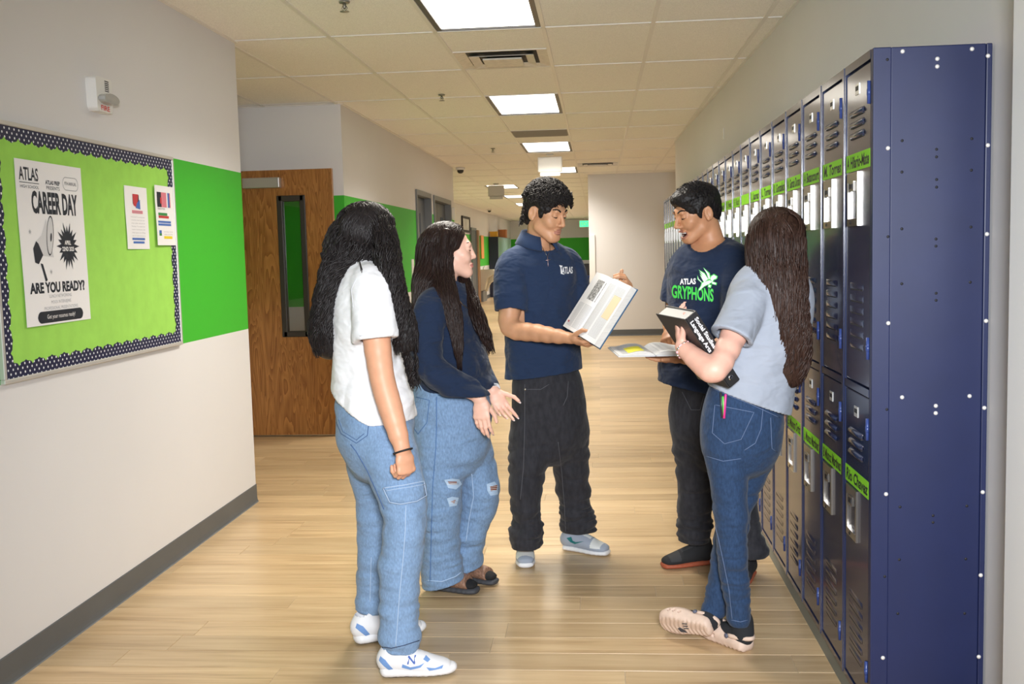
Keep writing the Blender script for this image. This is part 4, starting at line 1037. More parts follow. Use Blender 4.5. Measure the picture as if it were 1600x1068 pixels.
def hand(B, wrist, d, s, right, curl=((20, 30, 20),)*4, sc=1.0, spread=6, thumb=((.75, .65, .25), (.95, .25, .3)), k=.006):
    """wrist point, d towards the fingers, s towards the thumb"""
    d = nrm(d); s = nrm(np.array(s, float)-d*(np.array(s, float)@d)); n = hand.n = nrm(np.cross(s, d) if right else np.cross(d, s))
    w = np.array(wrist, float); q = lambda a, b, c: w+sc*(d*a+s*b+n*c)
    B.add(Seg(q(-.01, 0, 0), q(.045, .002, 0), (.024*sc, .017*sc), (.036*sc, .0145*sc), s), .015)
    B.add(Seg(q(.04, .002, 0), q(.085, 0, 0), (.036*sc, .0145*sc), (.040*sc, .0115*sc), s), .01)
    tips = []
    L = ((.042, .026, .021), (.046, .029, .022), (.042, .027, .021), (.033, .021, .018)); off = (.029, .0095, -.0105, -.029); fw = (.084, .088, .084, .076)
    for f in range(4):
        c = curl[f if f < len(curl) else -1]; p = q(fw[f], off[f], .001); sp = math.radians(spread*(1.5-f)); a = 0
        dd = d*math.cos(sp)+s*math.sin(sp); r = (.0092, .0096, .0092, .0082)[f]*sc
        for j in range(3):
            a += math.radians(c[j]); v = dd*math.cos(a)+n*math.sin(a); e = p+v*L[f][j]*sc; r2 = r*(.93 if j < 2 else .84)
            B.add(Seg(p, e, r, r2), k*.5 if j else k); p = e; r = r2
        tips.append((p, v, r))
    p = q(.022, .024, .006); r = .0125*sc
    for j, (l, v) in enumerate(zip((.042, .034, .028), (thumb[0], thumb[0] if len(thumb) == 1 else thumb[0], thumb[-1]))):
        v = nrm(d*v[0]+s*v[1]+n*v[2]); e = p+v*l*sc; B.add(Seg(p, e, r, r*.86), k if j == 0 else k*.5); p = e; r *= .86
    tips.append((p, v, r)); return tips
def nails(mb, tips, mi, ln=.012, which=range(5)):
    for i in which:
        p, v, r = tips[i]; n = hand.n; b = p-n*r*.55; sd = nrm(np.cross(v, n))
        mb.tube([b-v*.004, b+v*.004, b+v*ln], [r*.75, r*.8, r*.45], 6, mi, flat=.3, side=sd)
def folds(*terms):
    """terms (scale xyz, amplitude, offset, z0, z1) : cloth creases, faded outside z0..z1"""
    def fn(P):
        r = np.zeros(len(P))
        for sc, am, of, z0, z1 in terms:
            q = P*np.array(sc)+of; w = vnoise(P*6+of)*.35; n = vnoise(q+w[:, None])
            n = 1-2*np.abs(n)
            f = np.clip((P[:, 2]-z0)/.05, 0, 1)*np.clip((z1-P[:, 2])/.05, 0, 1); r += am*n*f
        return r
    return fn
SKIN = {}
def skin(name, col):
    mt = mat(name, col, .48, spec=.45, noise=((28, 28, 28), .05), bump=((350, 350, 350), .06, .001)); P = mt.node_tree.nodes['Principled BSDF']
    P.inputs['Subsurface Weight'].default_value = .12; P.inputs['Subsurface Radius'].default_value = (.012, .005, .003); return mt
def hair_mat(name, col, rough=.38):
    mt = bpy.data.materials.new(name); mt.use_nodes = True; nt = mt.node_tree; N = nt.nodes; L = nt.links; P = N['Principled BSDF']
    tc = N.new('ShaderNodeTexCoord'); mp = N.new('ShaderNodeMapping'); mp.inputs['Scale'].default_value = (260, 260, 14); L.new(tc.outputs['Object'], mp.inputs[0])
    nz = N.new('ShaderNodeTexNoise'); nz.inputs['Scale'].default_value = 1; nz.inputs['Detail'].default_value = 3; L.new(mp.outputs[0], nz.inputs['Vector'])
    r = N.new('ShaderNodeValToRGB'); e = r.color_ramp.elements; e[0].position = .3; e[0].color = (*[c*.45 for c in col], 1); e[1].position = .72; e[1].color = (*[c*1.7 for c in col], 1)
    L.new(nz.outputs[0], r.inputs[0]); L.new(r.outputs[0], P.inputs['Base Color']); P.inputs['Roughness'].default_value = rough; P.inputs['Specular IOR Level'].default_value = .25
    bp = N.new('ShaderNodeBump'); bp.inputs['Strength'].default_value = .5; bp.inputs['Distance'].default_value = .002; L.new(nz.outputs[0], bp.inputs['Height']); L.new(bp.outputs[0], P.inputs['Normal'])
    return mt
def cloth(name, col, rough=.85, amt=.06, sc=700, crease=.25, sheen=.1, fade=None):
    """woven cloth: fine weave, soft creases, optional wear"""
    mt = mat(name, col, rough, spec=.2, noise=((9, 9, 9) if fade is None else fade[0], amt if fade is None else fade[1]), sheen=sheen); nt = mt.node_tree; N = nt.nodes; L = nt.links; P = N['Principled BSDF']
    tc = N.new('ShaderNodeTexCoord'); a = N.new('ShaderNodeTexNoise'); a.inputs['Scale'].default_value = sc; a.inputs['Detail'].default_value = 1; L.new(tc.outputs['Object'], a.inputs['Vector'])
    mp = N.new('ShaderNodeMapping'); mp.inputs['Scale'].default_value = (10, 10, 18); mp.inputs['Rotation'].default_value = (.3, .5, .2); L.new(tc.outputs['Object'], mp.inputs[0])
    b = N.new('ShaderNodeTexNoise'); b.inputs['Scale'].default_value = 1; b.inputs['Detail'].default_value = 2; b.inputs['Distortion'].default_value = .3; L.new(mp.outputs[0], b.inputs['Vector'])
    b1 = N.new('ShaderNodeBump'); b1.inputs['Strength'].default_value = .25; b1.inputs['Distance'].default_value = .0012; L.new(a.outputs[0], b1.inputs['Height'])
    b2 = N.new('ShaderNodeBump'); b2.inputs['Strength'].default_value = crease; b2.inputs['Distance'].default_value = .035; L.new(b.outputs[0], b2.inputs['Height']); L.new(b1.outputs[0], b2.inputs['Normal']); L.new(b2.outputs[0], P.inputs['Normal'])
    return mt
S3 = lambda x, y, Y, a, b=None: (W(x, y, Y), a, a if b is None else b)
LIPM = lambda n, c: mat(n, c, .4)
MOUTH = mat('mouth_inside', (.06, .012, .012), .5); TEETH = mat('teeth', (.85, .82, .76), .3)
def foot_frame(heel, toe):
    """frame on the floor: origin at the heel, x right, y to the toe, z up; length returned"""
    h, t = np.array([heel[0], heel[1], 0.]), np.array([toe[0], toe[1], 0.]); f = nrm(t-h)
    F = Frame(h, math.degrees(math.atan2(f[1], f[0]))); return F, np.linalg.norm(t-h)
# ================================================================== person: girl in the white tee, back to us
HAIRBLK = hair_mat('black_hair', (.014, .011, .011), .46)
def torso_core(B, st, side, neck, headp, r_neck=.050):
    B.add(tube(st, side, 3), .03); B.add(Seg(neck, headp, (r_neck+.004, r_neck+.006), (r_neck-.003, r_neck)), .016)
def g1():
    R = np.array([.208, -.978, 0]); Y = 3.58
    sk = skin('skin_tan', srgb('#d8a080'))
    F = Frame(W(577, 377, 3.585), 42, 4, sc=.97)
    B = Form(); head(B, F, True)
    neck = W(566, 425, 3.58)
    torso_core(B, [(W(567, 446, Y), .13, .07), (W(570, 490, Y), .15, .09), (W(576, 560, Y), .125, .085), (W(580, 640, 3.59), .14, .10), (W(584, 690, 3.60), .14, .105)], R, neck, F.p(0, -.02, -.03), .047)
    sh, el, wr = W(581, 455, 3.435), W(597, 590, 3.37), W(628, 699, 3.325)
    B.add(tube([(W(570, 440, 3.52), .05, .05), (sh, .046, .048), (W(588, 525, 3.405), .043, .043), (el, .037, .038), (W(611, 640, 3.35), .035, .036), (wr, .0255, .022)], None, 3), .02)
    shL, elL, wrL = W(556, 452, 3.73), W(560, 590, 3.80), W(600, 690, 3.82)
    B.add(tube([(W(562, 440, 3.64), .05, .05), (shL, .046, .046), (elL, .036, .036), (wrL, .026, .022)], None, 3), .02)
    d = nrm(np.array([.16, 0, -1])); n = nrm([-.75, .66, 0]); tips = hand(B, wr, d, np.cross(d, n), True, ((62, 85, 50), (64, 88, 50), (62, 85, 50), (58, 80, 45)), .95, 2, ((.75, .1, .6), (.75, -.5, .5)))
    hand(B, wrL, d, np.cross(n*[1, -1, 1], d), False, ((30, 40, 20),)*4, .93)
    for hip, kn, an, t in ((W(598, 690, 3.50), W(632, 800, 3.46), W(620, 985, 3.43), (.02, 0)), (W(568, 690, 3.68), W(584, 810, 3.74), W(580, 955, 3.75), (0, .02))):
        B.add(tube([(hip, .085, .085), (kn, .042, .042), (an, .028, .028)], None, 3), .03)
    fin = [(F.o-.14, F.o+.14), (np.array([-.88, 3.20, .55]), np.array([-.56, 3.47, 1.22]))]
    ex = MB(); face_lines(ex, F, 2)
    body = sculpt_multi('person', B, .008, fin, .0033, [sk, LIPM('lip_rose', srgb('#a8604f')), HAIRBLK, MOUTH], face_mat(F), ex)
    tag(body, 'girl in white tee and cargo jeans with long wavy black hair, nearest the notice board', 'person')
    # jeans
    jm = cloth('denim_light', srgb('#7a95b6'), .85, fade=((200, 200, 90), .16), sc=900, crease=.45)
    J = Form(); J.add(tube([(W(582, 606, 3.59), .138, .112), (W(583, 640, 3.59), .158, .128), (W(588, 685, 3.59), .170, .130), (W(593, 712, 3.585), .160, .105)], R, 4), .02)
    J.add(tube([S3(604, 690, 3.50, .092, .098), S3(617, 735, 3.475, .083, .088), S3(632, 795, 3.45, .070, .074), S3(630, 847, 3.44, .067, .070), S3(624, 905, 3.43, .063, .066), S3(624, 965, 3.425, .060, .062), S3(626, 1012, 3.43, .066, .072)], None, 4), .03)
    J.add(tube([S3(576, 690, 3.68, .088, .095), S3(582, 738, 3.71, .078, .084), S3(587, 815, 3.74, .068, .072), S3(585, 900, 3.755, .062, .066), S3(582, 975, 3.76, .063, .070)], None, 4), .03)
    J.disp(folds(((7, 7, 20), .006, 3.1, .0, .62), ((7, 7, 14), .005, 9.7, .45, .95), ((12, 12, 36), .004, 5.5, .02, .30)))
    J.sub(Plane(W(626, 1012, 3.43), (-.12, .0, -1)), .004)
    jeans = sculpt('jeans', J, .006, [jm], body)
    bv = bvh_of(jeans); st = mat('denim_stitch_dark', srgb('#46618c'), .8); wh = mat('denim_worn_edge', srgb('#a6bad3'), .85)
    q = MB(); seam(q, bv, [(548, 694), (556, 704), (574, 735), (588, 766), (600, 795)], .0022); seam(q, bv, [(524, 655), (533, 677), (557, 692), (574, 680), (576, 662)], .0014); seam(q, bv, [(529, 655), (536, 674), (557, 687), (569, 677)], .0012)
    q.build('pocket_seam', [st], jeans)
    q = MB(); seam(q, bv, [(634, 789), (633, 830), (630, 870), (624, 930), (620, 985), (618, 1010)], .0018); q.build('leg_seam', [wh], jeans); q = MB(); seam(q, bv, [(580, 870), (579, 905), (578, 940)], .0014); q.build('leg_seam', [wh], jeans)
    q = MB(); seam(q, bv, [(597, 1010), (612, 1012), (630, 1008), (655, 1000)], .0018); q.build('hem_stitch', [mat('denim_stitch_navy', srgb('#2b3550'), .8)], jeans); q = MB(); seam(q, bv, [(556, 966), (575, 975), (597, 976)], .0018); q.build('hem_stitch', [mat('denim_stitch_navy', srgb('#2b3550'), .8)], jeans)
    q = MB(); fl = [(600, 762), (630, 758), (660, 752), (664, 774), (650, 782), (625, 786), (610, 783)]; decal(q, bv, fl, [tuple(range(len(fl)))], 0, .006); o = q.build('cargo_flap', [jm], jeans); sd = o.modifiers.new('thick', 'SOLIDIFY'); sd.thickness = .006
    q = MB(); seam(q, bv, fl+[fl[0]], .0022, off=.006); seam(q, bv, [(604, 766), (632, 762), (660, 757)], .0016, off=.008); q.build('flap_seam', [wh], jeans)
    # tee
    tm_ = cloth('white_jersey', (.80, .80, .82), .9, .02, 800, .45)
    S = Form()
    S.add(tube([(W(569, 434, 3.53), .052, .048), (W(580, 449, 3.45), .060, .058), (W(584, 490, 3.415), .062, .060), (W(587, 528, 3.395), .064, .062), (W(588, 534, 3.39), .064, .062)], None, 4), .03)
    S.sub(Plane(W(588, 533, 3.39), nrm(el-sh)), .003)
    S.add(tube([(W(566, 421, 3.58), .075, .055), (W(566, 440, 3.58), .135, .078), (W(568, 470, 3.58), .168, .105), (W(571, 520, 3.58), .163, .118), (W(577, 575, 3.585), .158, .124), (W(581, 625, 3.59), .174, .146), (W(584, 680, 3.59), .190, .162)], R, 4), .02)
    S.add(tube([(W(563, 434, 3.63), .052, .048), (W(556, 449, 3.72), .060, .058), (W(556, 530, 3.77), .062, .060)], None, 4), .03)
    S.disp(folds(((7, 7, 9), .007, 2.2, .8, 1.22), ((12, 12, 17), .0045, 7.2, .8, 1.18)))
    S.shell(.010); S.sub(tube([(W(564, 430, 3.58), .058, .058), (W(570, 395, 3.585), .064, .064)], None, 2), .006)
    S.sub(Seg(W(586, 515, 3.40), W(590, 545, 3.39), .052, .055), .002)
    S.sub(Plane(W(585, 660, 3.5), (.02, 0, -1)), .004); S.sub(Plane(W(562, 650, 3.5), (-.56, 0, -.83)), .02)
    tee = sculpt('t_shirt', S, .0054, [tm_], body)
    q = MB(); b2 = bvh_of(tee); seam(q, b2, [(562, 525), (575, 522), (590, 527), (602, 534)], .001); seam(q, b2, [(556, 436), (549, 452), (552, 480)], .0012); q.build('sleeve_seam', [mat('white_thread', (.66, .66, .70), .9)], tee)
    # hair
    cap = Form(); E = lambda c, r: Ell(F.p(*c), [x*F.sc for x in r], F.R)
    cap.add(E((0, -.016, .036), (.085, .105, .098)), .02); cap.sub(E((0, .125, -.035), (.060, .075, .085)), .02)
    back = [S3(572, 348, 3.585, .06, .07), S3(560, 372, 3.59, .100, .105), S3(549, 410, 3.585, .098, .100), S3(530, 445, 3.57, .066, .110), S3(516, 485, 3.555, .052, .100), S3(511, 520, 3.55, .054, .090), S3(516, 541, 3.55, .050, .07)]
    front = [S3(590, 345, 3.56, .05, .05), S3(602, 385, 3.52, .046, .058), S3(609, 425, 3.475, .040, .050), S3(620, 470, 3.45, .034, .040), S3(630, 510, 3.44, .040, .035), S3(634, 540, 3.44, .038, .030)]
    side = np.array([1., 0, 0]); cap.add(tube([(p, a*(.80 if i < 2 else .9), b*(.80 if i < 2 else .9)) for i, (p, a, b) in enumerate(back)], side, 4), .02); cap.add(tube([(p, a*(.7 if i < 2 else .86), b*(.7 if i < 2 else .86)) for i, (p, a, b) in enumerate(front)], side, 4), .02)
    hm = sculpt('hair', cap, .006, [HAIRBLK], body)
    hm.data.update()
    q = MB(); cap_locks(q, F, (0, -.016, .034), (.091, .112, .106), 520, .0032, 31, (.55, 2*math.pi-.55), (-.2, -.7), .003); locks(q, back, side, 600, .0040, .009, .062, t0=(0, .4), t1=(.9, 1.06), seed=1, depth=(.95, 1.09), npts=34); locks(q, front, side, 260, .0036, .009, .058, t0=(0, .35), t1=(.88, 1.08), seed=2, depth=(.92, 1.12), npts=34)
    tail = [S3(628, 500, 3.45, .03, .02), S3(640, 550, 3.45, .022, .016), S3(645, 585, 3.46, .016, .012), S3(652, 612, 3.46, .012, .01)]
    locks(q, tail, side, 34, .003, .009, .06, t0=(0, .1), t1=(.8, 1.0), seed=3)
    curl = [S3(561, 405, 3.43, .004, .004), S3(570, 445, 3.40, .004, .004), S3(578, 470, 3.385, .004, .004), S3(577, 495, 3.38, .004, .004), S3(590, 507, 3.36, .003, .003)]
    locks(q, curl, side, 4, .0022, .004, .06, t0=(0, .02), t1=(.95, 1.0), seed=4)
    q.build('lock', [HAIRBLK], hm)
    # wrist band, shoes
    q = MB(); c = wr+nrm(wr-el)*.012; ax = nrm(wr-el); u = nrm(np.cross(ax, [0, 1, 0])); v = np.cross(ax, u); q.tube([c+(u*math.cos(t)*.032+v*math.sin(t)*.026) for t in [2*math.pi*i/28 for i in range(28)]], .0034, 7, 0, True); q.build('hair_tie', [mat('black_elastic', (.012, .012, .013), .7)], body)
    runner(body, (-.785, 3.395), (-.512, 3.44)); runner(body, (-.945, 3.68), (-.690, 3.835))
    return body
SOLEW = mat('white_rubber', (.78, .78, .80), .5); MESHW = mat('white_mesh', (.76, .76, .78), .7, bump=((500, 500, 500), .3, .001)); BLUES = mat('blue_suede', srgb('#6d93c9'), .7); OUTS = mat('dark_outsole', (.05, .05, .055), .7); LACE = mat('white_lace', (.82, .82, .84), .8)
def ell_loc(F, c, r): return Ell(F.p(*c), r, F.R)
def runner(body, heel, toe):
    F, L = foot_frame(heel, toe); k = L/.28; A = lambda x, y, z: F.p(x*k, y*k, z*k); g = F.d(1, 0, 0)
    sh = empty('shoe'); sh.parent = body
    S = Form(); S.add(tube([(A(0, .030, .024), .037*k, .024*k), (A(0, .09, .022), .038*k, .022*k), (A(.004, .17, .020), .045*k, .020*k), (A(.002, .235, .021), .040*k, .019*k), (A(0, .262, .024), .026*k, .016*k)], g, 3), .006); S.sub(Plane(A(0, 0, .0005), (0, 0, -1)), .002)
    sculpt('sole', S, .004, [SOLEW, OUTS], sh, lambda C: (C[:, 2] < .009).astype(int))
    U = Form(); U.add(tube([(A(0, .030, .060), .034*k, .040*k), (A(0, .075, .062), .036*k, .042*k), (A(.003, .13, .050), .039*k, .040*k), (A(.004, .19, .036), .042*k, .030*k), (A(.002, .240, .030), .034*k, .020*k)], g, 4), .01)
    U.add(Seg(A(0, .045, .07), A(0, .050, .105), .034*k, .033*k), .02); U.add(Seg(A(0, .085, .075), A(0, .16, .05), .022*k, .018*k), .015)
    U.sub(Seg(A(0, .047, .10), A(0, .047, .15), .029*k, .033*k), .004)
    u = sculpt('upper', U, .0035, [MESHW], sh)
    bv = bvh_of(u); q = MB()
    def side_poly(pts, s, mi=0, off=.0015):
        bm = bmesh.new(); vs = [bm.verts.new((y, z, 0)) for y, z in pts]; bm.faces.new(vs); bmesh.ops.triangulate(bm, faces=bm.faces[:])
        for _ in range(3):
            ed = [e for e in bm.edges if e.calc_length() > .012]
            if ed: bmesh.ops.subdivide_edges(bm, edges=ed, cuts=1); bmesh.ops.triangulate(bm, faces=bm.faces[:])
        bm.verts.index_update(); P = []
        for v in bm.verts:
            o = A(s*.09, v.co.x, v.co.y); dr = F.d(-s, 0, 0); loc, no, i, ds = bv.ray_cast(Vector(o), Vector(dr), .14); P.append(None if loc is None else np.array(loc)-dr*off)
        fs = [[v.index for v in f.verts] for f in bm.faces if all(P[v.index] is not None for v in f.verts)]; bm.free()
        q = MB(); q.add([p if p is not None else A(0, .1, .03) for p in P], fs, 0); q.build('stripe', [BLUES], sh)
    for s in (1, -1):
        side_poly([(.012, .085), (.030, .075), (.055, .040), (.040, .036), (.006, .070)], s); side_poly([(.085, .045), (.115, .036), (.150, .045), (.165, .060), (.145, .052), (.115, .046), (.088, .058)], s)
        side_poly([(.17, .045), (.20, .040), (.23, .046), (.225, .036), (.18, .032)], s); side_poly([(.160, .070), (.175, .060), (.185, .066), (.170, .078)], s)
        vs, fs = text_geo('N', .026, 'CENTER', 1.1, .15, .02)
        P = [];
        for x, y in vs:
            o = A(s*.09, .118+(x if s > 0 else -x), .058+y); dr = F.d(-s, 0, 0); loc, no, i, ds = bv.ray_cast(Vector(o), Vector(dr), .14); P.append(np.array(loc)-dr*.002 if loc is not None else None)
        fs = [f for f in fs if all(P[i] is not None for i in f)]; q = MB(); q.add([p if p is not None else A(0, .1, .03) for p in P], fs, 0); q.build('letter_mark', [mat('navy_trim', srgb('#3f5fa8'), .6)], sh)
    q = MB()
    for i in range(5):
        y = .098+i*.017; z = .113-i*.0105; q.tube([A(-.024, y, z-.012), A(-.012, y+.004, z), A(.012, y+.006, z), A(.024, y, z-.012)], .0028, 5)
    for s in (-1, 1): q.tube([A(0, .095, .108), A(s*.015, .085, .118), A(s*.028, .10, .108), A(s*.012, .102, .110), A(s*.035, .12, .090)], .0022, 5)
    q.build('lace', [LACE], sh)
    return sh
G1 = g1()
# ================================================================== person: girl in the navy sweatshirt
def slide(body, heel, toe, sock=True):
    F, L = foot_frame(heel, toe); k = L/.26; A = lambda x, y, z: F.p(x*k, y*k, z*k); g = F.d(1, 0, 0)
    sh = empty('slide_sandal'); sh.parent = body
    S = Form(); S.add(tube([(A(0, .032, .018), .034*k, .019*k), (A(0, .10, .016), .036*k, .017*k), (A(.003, .18, .016), .044*k, .016*k), (A(.002, .222, .017), .037*k, .015*k)], g, 3), .006); S.sub(Plane(A(0, 0, .0005), (0, 0, -1)), .002); S.sub(Plane(A(0, 0, .030), (0, 0, 1)), .003)
    sculpt('sole', S, .004, [mat('grey_foam', (.055, .058, .066), .7)], sh)
    K = Form(); K.add(tube([(A(0, .04, .050), .028*k, .026*k), (A(0, .11, .052), .031*k, .027*k), (A(.003, .175, .044), .037*k, .018*k), (A(.003, .215, .038), .031*k, .012*k)], g, 3), .01); K.add(Seg(A(0, .045, .05), A(0, .05, .14), .030*k, .032*k), .02)
    sculpt('sock', K, .004, [mat('black_sock', (.010, .010, .011), .9)], sh)
    T = Form(); T.add(tube([(A(0, .085, .056), .039*k, .036*k), (A(.002, .14, .054), .043*k, .034*k), (A(.003, .185, .048), .047*k, .029*k)], g, 3), .004); T.sub(Plane(A(0, .088, .06), nrm(-F.d(0, 1, -.25))), .002); T.sub(Plane(A(0, .188, .06), F.d(0, 1, .3)), .002)
    def leo(): 
        return mat('brown_pattern_leather', (.27, .15, .10), .5, noise=((120, 120, 120), .40))
    sculpt('strap', T, .0035, [leo()], sh)
def g2():
    R = np.array([-.17, -.985, 0]); Y = 4.28
    sk = skin('skin_fair', srgb('#ebbda8')); hb = hair_mat('dark_brown_hair', (.020, .011, .009), .40)
    F = Frame(W(703, 393, 4.29), 8, -2, sc=.955)
    B = Form(); head(B, F, True, smile=1)
    torso_core(B, [(W(699, 478, Y), .11, .06), (W(702, 510, Y), .14, .09), (W(706, 570, Y), .12, .085), (W(708, 640, Y), .14, .10), (W(709, 690, Y), .14, .105)], R, W(696, 455, 4.28), F.p(0, -.02, -.03), .046)
    sh, el, wr = W(677, 480, 4.125), W(672, 572, 4.085), W(750, 622, 4.06)
    B.add(tube([(W(690, 476, 4.2), .035, .035), (sh, .044, .044), (el, .036, .036), (wr, .024, .021)], None, 3), .02)
    shL, elL, wrL = W(712, 480, 4.44), W(737, 562, 4.43), W(770, 609, 4.27)
    B.add(tube([(W(702, 468, 4.36), .05, .05), (shL, .044, .044), (elL, .036, .036), (wrL, .024, .021)], None, 3), .02)
    d = nrm(W(754, 672, 4.04)-wr); n = nrm([.25, .95, -.1]); n = nrm(n-d*(n@d))
    tp = hand(B, wr, d, np.cross(d, n), True, ((14, 22, 12), (12, 22, 12), (14, 24, 14), (18, 26, 14)), .90, 1, ((.8, .3, .5), (.95, .1, .3)))
    ex = MB(); nails(ex, tp, 3, .014, range(4))
    d2 = nrm(W(792, 652, 4.25)-wrL); n2 = nrm([.1, -.8, .55]); n2 = nrm(n2-d2*(n2@d2))
    tp = hand(B, wrL, d2, np.cross(n2, d2), False, ((8, 14, 8), (14, 22, 12), (20, 28, 14), (24, 30, 14)), .88, 5, ((.75, .65, .25), (.9, .3, .2))); nails(ex, tp, 3, .014)
    for hip, kn, an in ((W(690, 690, 4.2), W(690, 790, 4.22), W(692, 905, 4.27)), (W(728, 690, 4.36), W(750, 770, 4.34), W(726, 890, 4.385))): B.add(tube([(hip, .085, .085), (kn, .04, .04), (an, .026, .026)], None, 3), .03)
    face_lines(ex, F, 2, .0028)
    fin = [(F.o-.14, F.o+.14), (wr+np.array([-.06, -.08, -.20]), wrL+np.array([.14, .10, .05]))]
    body = sculpt_multi('person', B, .008, fin, .003, [sk, LIPM('lip_pink', srgb('#c27b72')), hb, mat('pale_nail', (.80, .66, .64), .25)], face_mat(F), ex)
    tag(body, 'girl in navy sweatshirt and ripped blue jeans with long brown hair and slide sandals', 'person')
    # jeans
    jm = cloth('denim_mid', srgb('#7692b4'), .85, fade=((170, 170, 70), .20), sc=900, crease=.45)
    J = Form(); J.add(tube([(W(706, 596, Y), .150, .135), (W(704, 630, Y), .170, .165), (W(706, 668, Y), .172, .160), (W(712, 700, Y), .165, .130)], R, 4), .02)
    J.add(tube([S3(688, 690, 4.2, .098, .105), S3(689, 745, 4.205, .085, .095), S3(689, 799, 4.21, .078, .085), S3(688, 850, 4.23, .074, .08), S3(690, 885, 4.25, .080, .085), S3(694, 916, 4.27, .086, .09)], None, 4), .03)
    J.add(tube([S3(732, 690, 4.36, .088, .095), S3(746, 745, 4.345, .078, .085), S3(750, 778, 4.34, .072, .078), S3(737, 825, 4.36, .066, .072), S3(728, 868, 4.38, .066, .072), S3(725, 900, 4.39, .070, .075)], None, 4), .03)
    J.disp(folds(((7, 7, 18), .006, 13.1, .0, .62), ((7, 7, 16), .005, 1.7, .45, .95), ((12, 12, 36), .004, 6.5, .02, .30)))
    J.sub(Plane(W(690, 912, 4.25), (.25, 0, -1)), .004)
    jeans = sculpt('jeans', J, .006, [jm], body); bv = bvh_of(jeans)
    st = mat('denim_stitch_mid', srgb('#4a6fa0'), .8); wh = mat('denim_frayed', srgb('#dbe6f0'), .9)
    q = MB(); seam(q, bv, [(682, 620), (682, 660), (681, 700), (676, 760), (674, 830), (672, 908)], .0022); q.build('leg_seam', [st], jeans)
    q = MB(); seam(q, bv, [(737, 740), (740, 775), (733, 810), (728, 845)], .002); q.build('leg_seam', [mat('denim_stitch_pale', srgb('#a9c1de'), .85)], jeans)
    q = MB(); seam(q, bv, [(650, 620), (671, 625), (667, 660), (653, 678), (643, 663)], .0018); q.build('back_pocket', [st], jeans)
    q = MB(); seam(q, bv, [(685, 617), (700, 622), (725, 622), (738, 610)], .0018); q.build('front_pocket', [st], jeans)
    q = MB(); seam(q, bv, [(666, 906), (690, 908), (712, 900), (722, 892)], .0022); q.build('hem_stitch', [mat('denim_stitch_pale', srgb('#a9c1de'), .85)], jeans)
    for nm, fr, holes in (('knee_rip', [(694, 749), (706, 747), (717, 748), (721, 756), (712, 764), (700, 762)], [(699, 751), (713, 751), (712, 757), (703, 757)]), ('knee_rip', [(698, 778), (706, 775), (716, 777), (713, 789), (702, 791)], [(703, 782), (711, 780), (709, 786)]), ('knee_rip', [(760, 756), (772, 752), (777, 758), (777, 772), (766, 774), (761, 766)], [(765, 760), (776, 757), (775, 765), (766, 767)])):
        q = MB(); decal(q, bv, fr, [tuple(range(len(fr)))], 0, .0025); decal(q, bv, holes, [tuple(range(len(holes)))], 1, .004)
        x0, x1 = min(p[0] for p in holes), max(p[0] for p in holes); ys = [p[1] for p in holes]
        for j in range(3): y = min(ys)+(max(ys)-min(ys))*(j+.7)/3.3; seam(q, bv, [(x0-2, y), (x1+2, y+1.0)], .0009, 2, off=.005)
        q.build(nm, [mat('denim_thin', srgb('#a9c2dc'), .9), mat('rip_skin', srgb('#8a5a4a'), .6), wh], jeans)
    # sweatshirt
    nv = cloth('navy_fleece', srgb('#1e2b43'), .95, .05, 650, .8)
    S = Form()
    S.add(tube([(W(692, 466, 4.21), .056, .050), (W(677, 480, 4.13), .068, .066), (W(668, 520, 4.095), .068, .066), (W(667, 563, 4.075), .062, .062), (W(690, 592, 4.055), .056, .056), (W(722, 608, 4.05), .050, .050), (W(742, 618, 4.055), .046, .046), (W(749, 622, 4.06), .036, .036)], None, 5), .02)
    S.add(tube([(W(703, 466, 4.35), .056, .050), (W(712, 480, 4.44), .066, .064), (W(737, 555, 4.44), .058, .058), (W(756, 590, 4.34), .048, .048), (W(767, 604, 4.285), .036, .036)], None, 5), .02)
    S.add(tube([(W(697, 450, Y), .080, .062), (W(698, 470, Y), .145, .092), (W(699, 500, Y), .170, .122), (W(704, 545, Y), .168, .132), (W(708, 580, Y), .168, .146), (W(709, 603, Y), .160, .142), (W(709, 614, Y), .150, .130)], R, 4), .03)
    S.disp(folds(((7, 7, 11), .008, 4.2, .85, 1.34), ((12, 12, 14), .0045, 8.2, .85, 1.3)))
    S.shell(.011); S.sub(tube([(W(698, 463, 4.275), .056, .056), (W(704, 430, 4.275), .062, .062)], None, 2), .006); S.sub(Plane(W(708, 611, 4.2), (0, 0, -1)), .004)
    S.sub(Seg(W(747, 621, 4.06), W(760, 629, 4.06), .028, .030), .002); S.sub(Seg(W(765, 601, 4.29), W(778, 618, 4.25), .028, .030), .002)
    sw = sculpt('sweatshirt', S, .0056, [nv], body)
    q = MB(); ax = nrm(wrL-W(756, 590, 4.34)); c = W(769, 607, 4.275); q.lathe([(.030, -.008), (.034, -.008), (.033, .012), (.029, .012)], c, ax, 18); q.build('shirt_cuff', [mat('white_cuff', (.76, .77, .80), .8)], sw)
    # hair
    cap = Form(); E = lambda c, r: Ell(F.p(*c), [x*F.sc for x in r], F.R)
    cap.add(E((0, -.018, .036), (.083, .102, .088)), .02); cap.sub(E((0, .122, -.028), (.10, .095, .105)), .02); cap.sub(E((.09, .040, -.05), (.045, .055, .065)), .01)
    side = np.array([1., 0, 0])
    back = [S3(697, 366, 4.29, .055, .06), S3(686, 385, 4.29, .086, .092), S3(680, 420, 4.27, .080, .096), S3(671, 450, 4.25, .070, .12), S3(662, 478, 4.22, .045, .10), S3(657, 500, 4.22, .030, .07)]
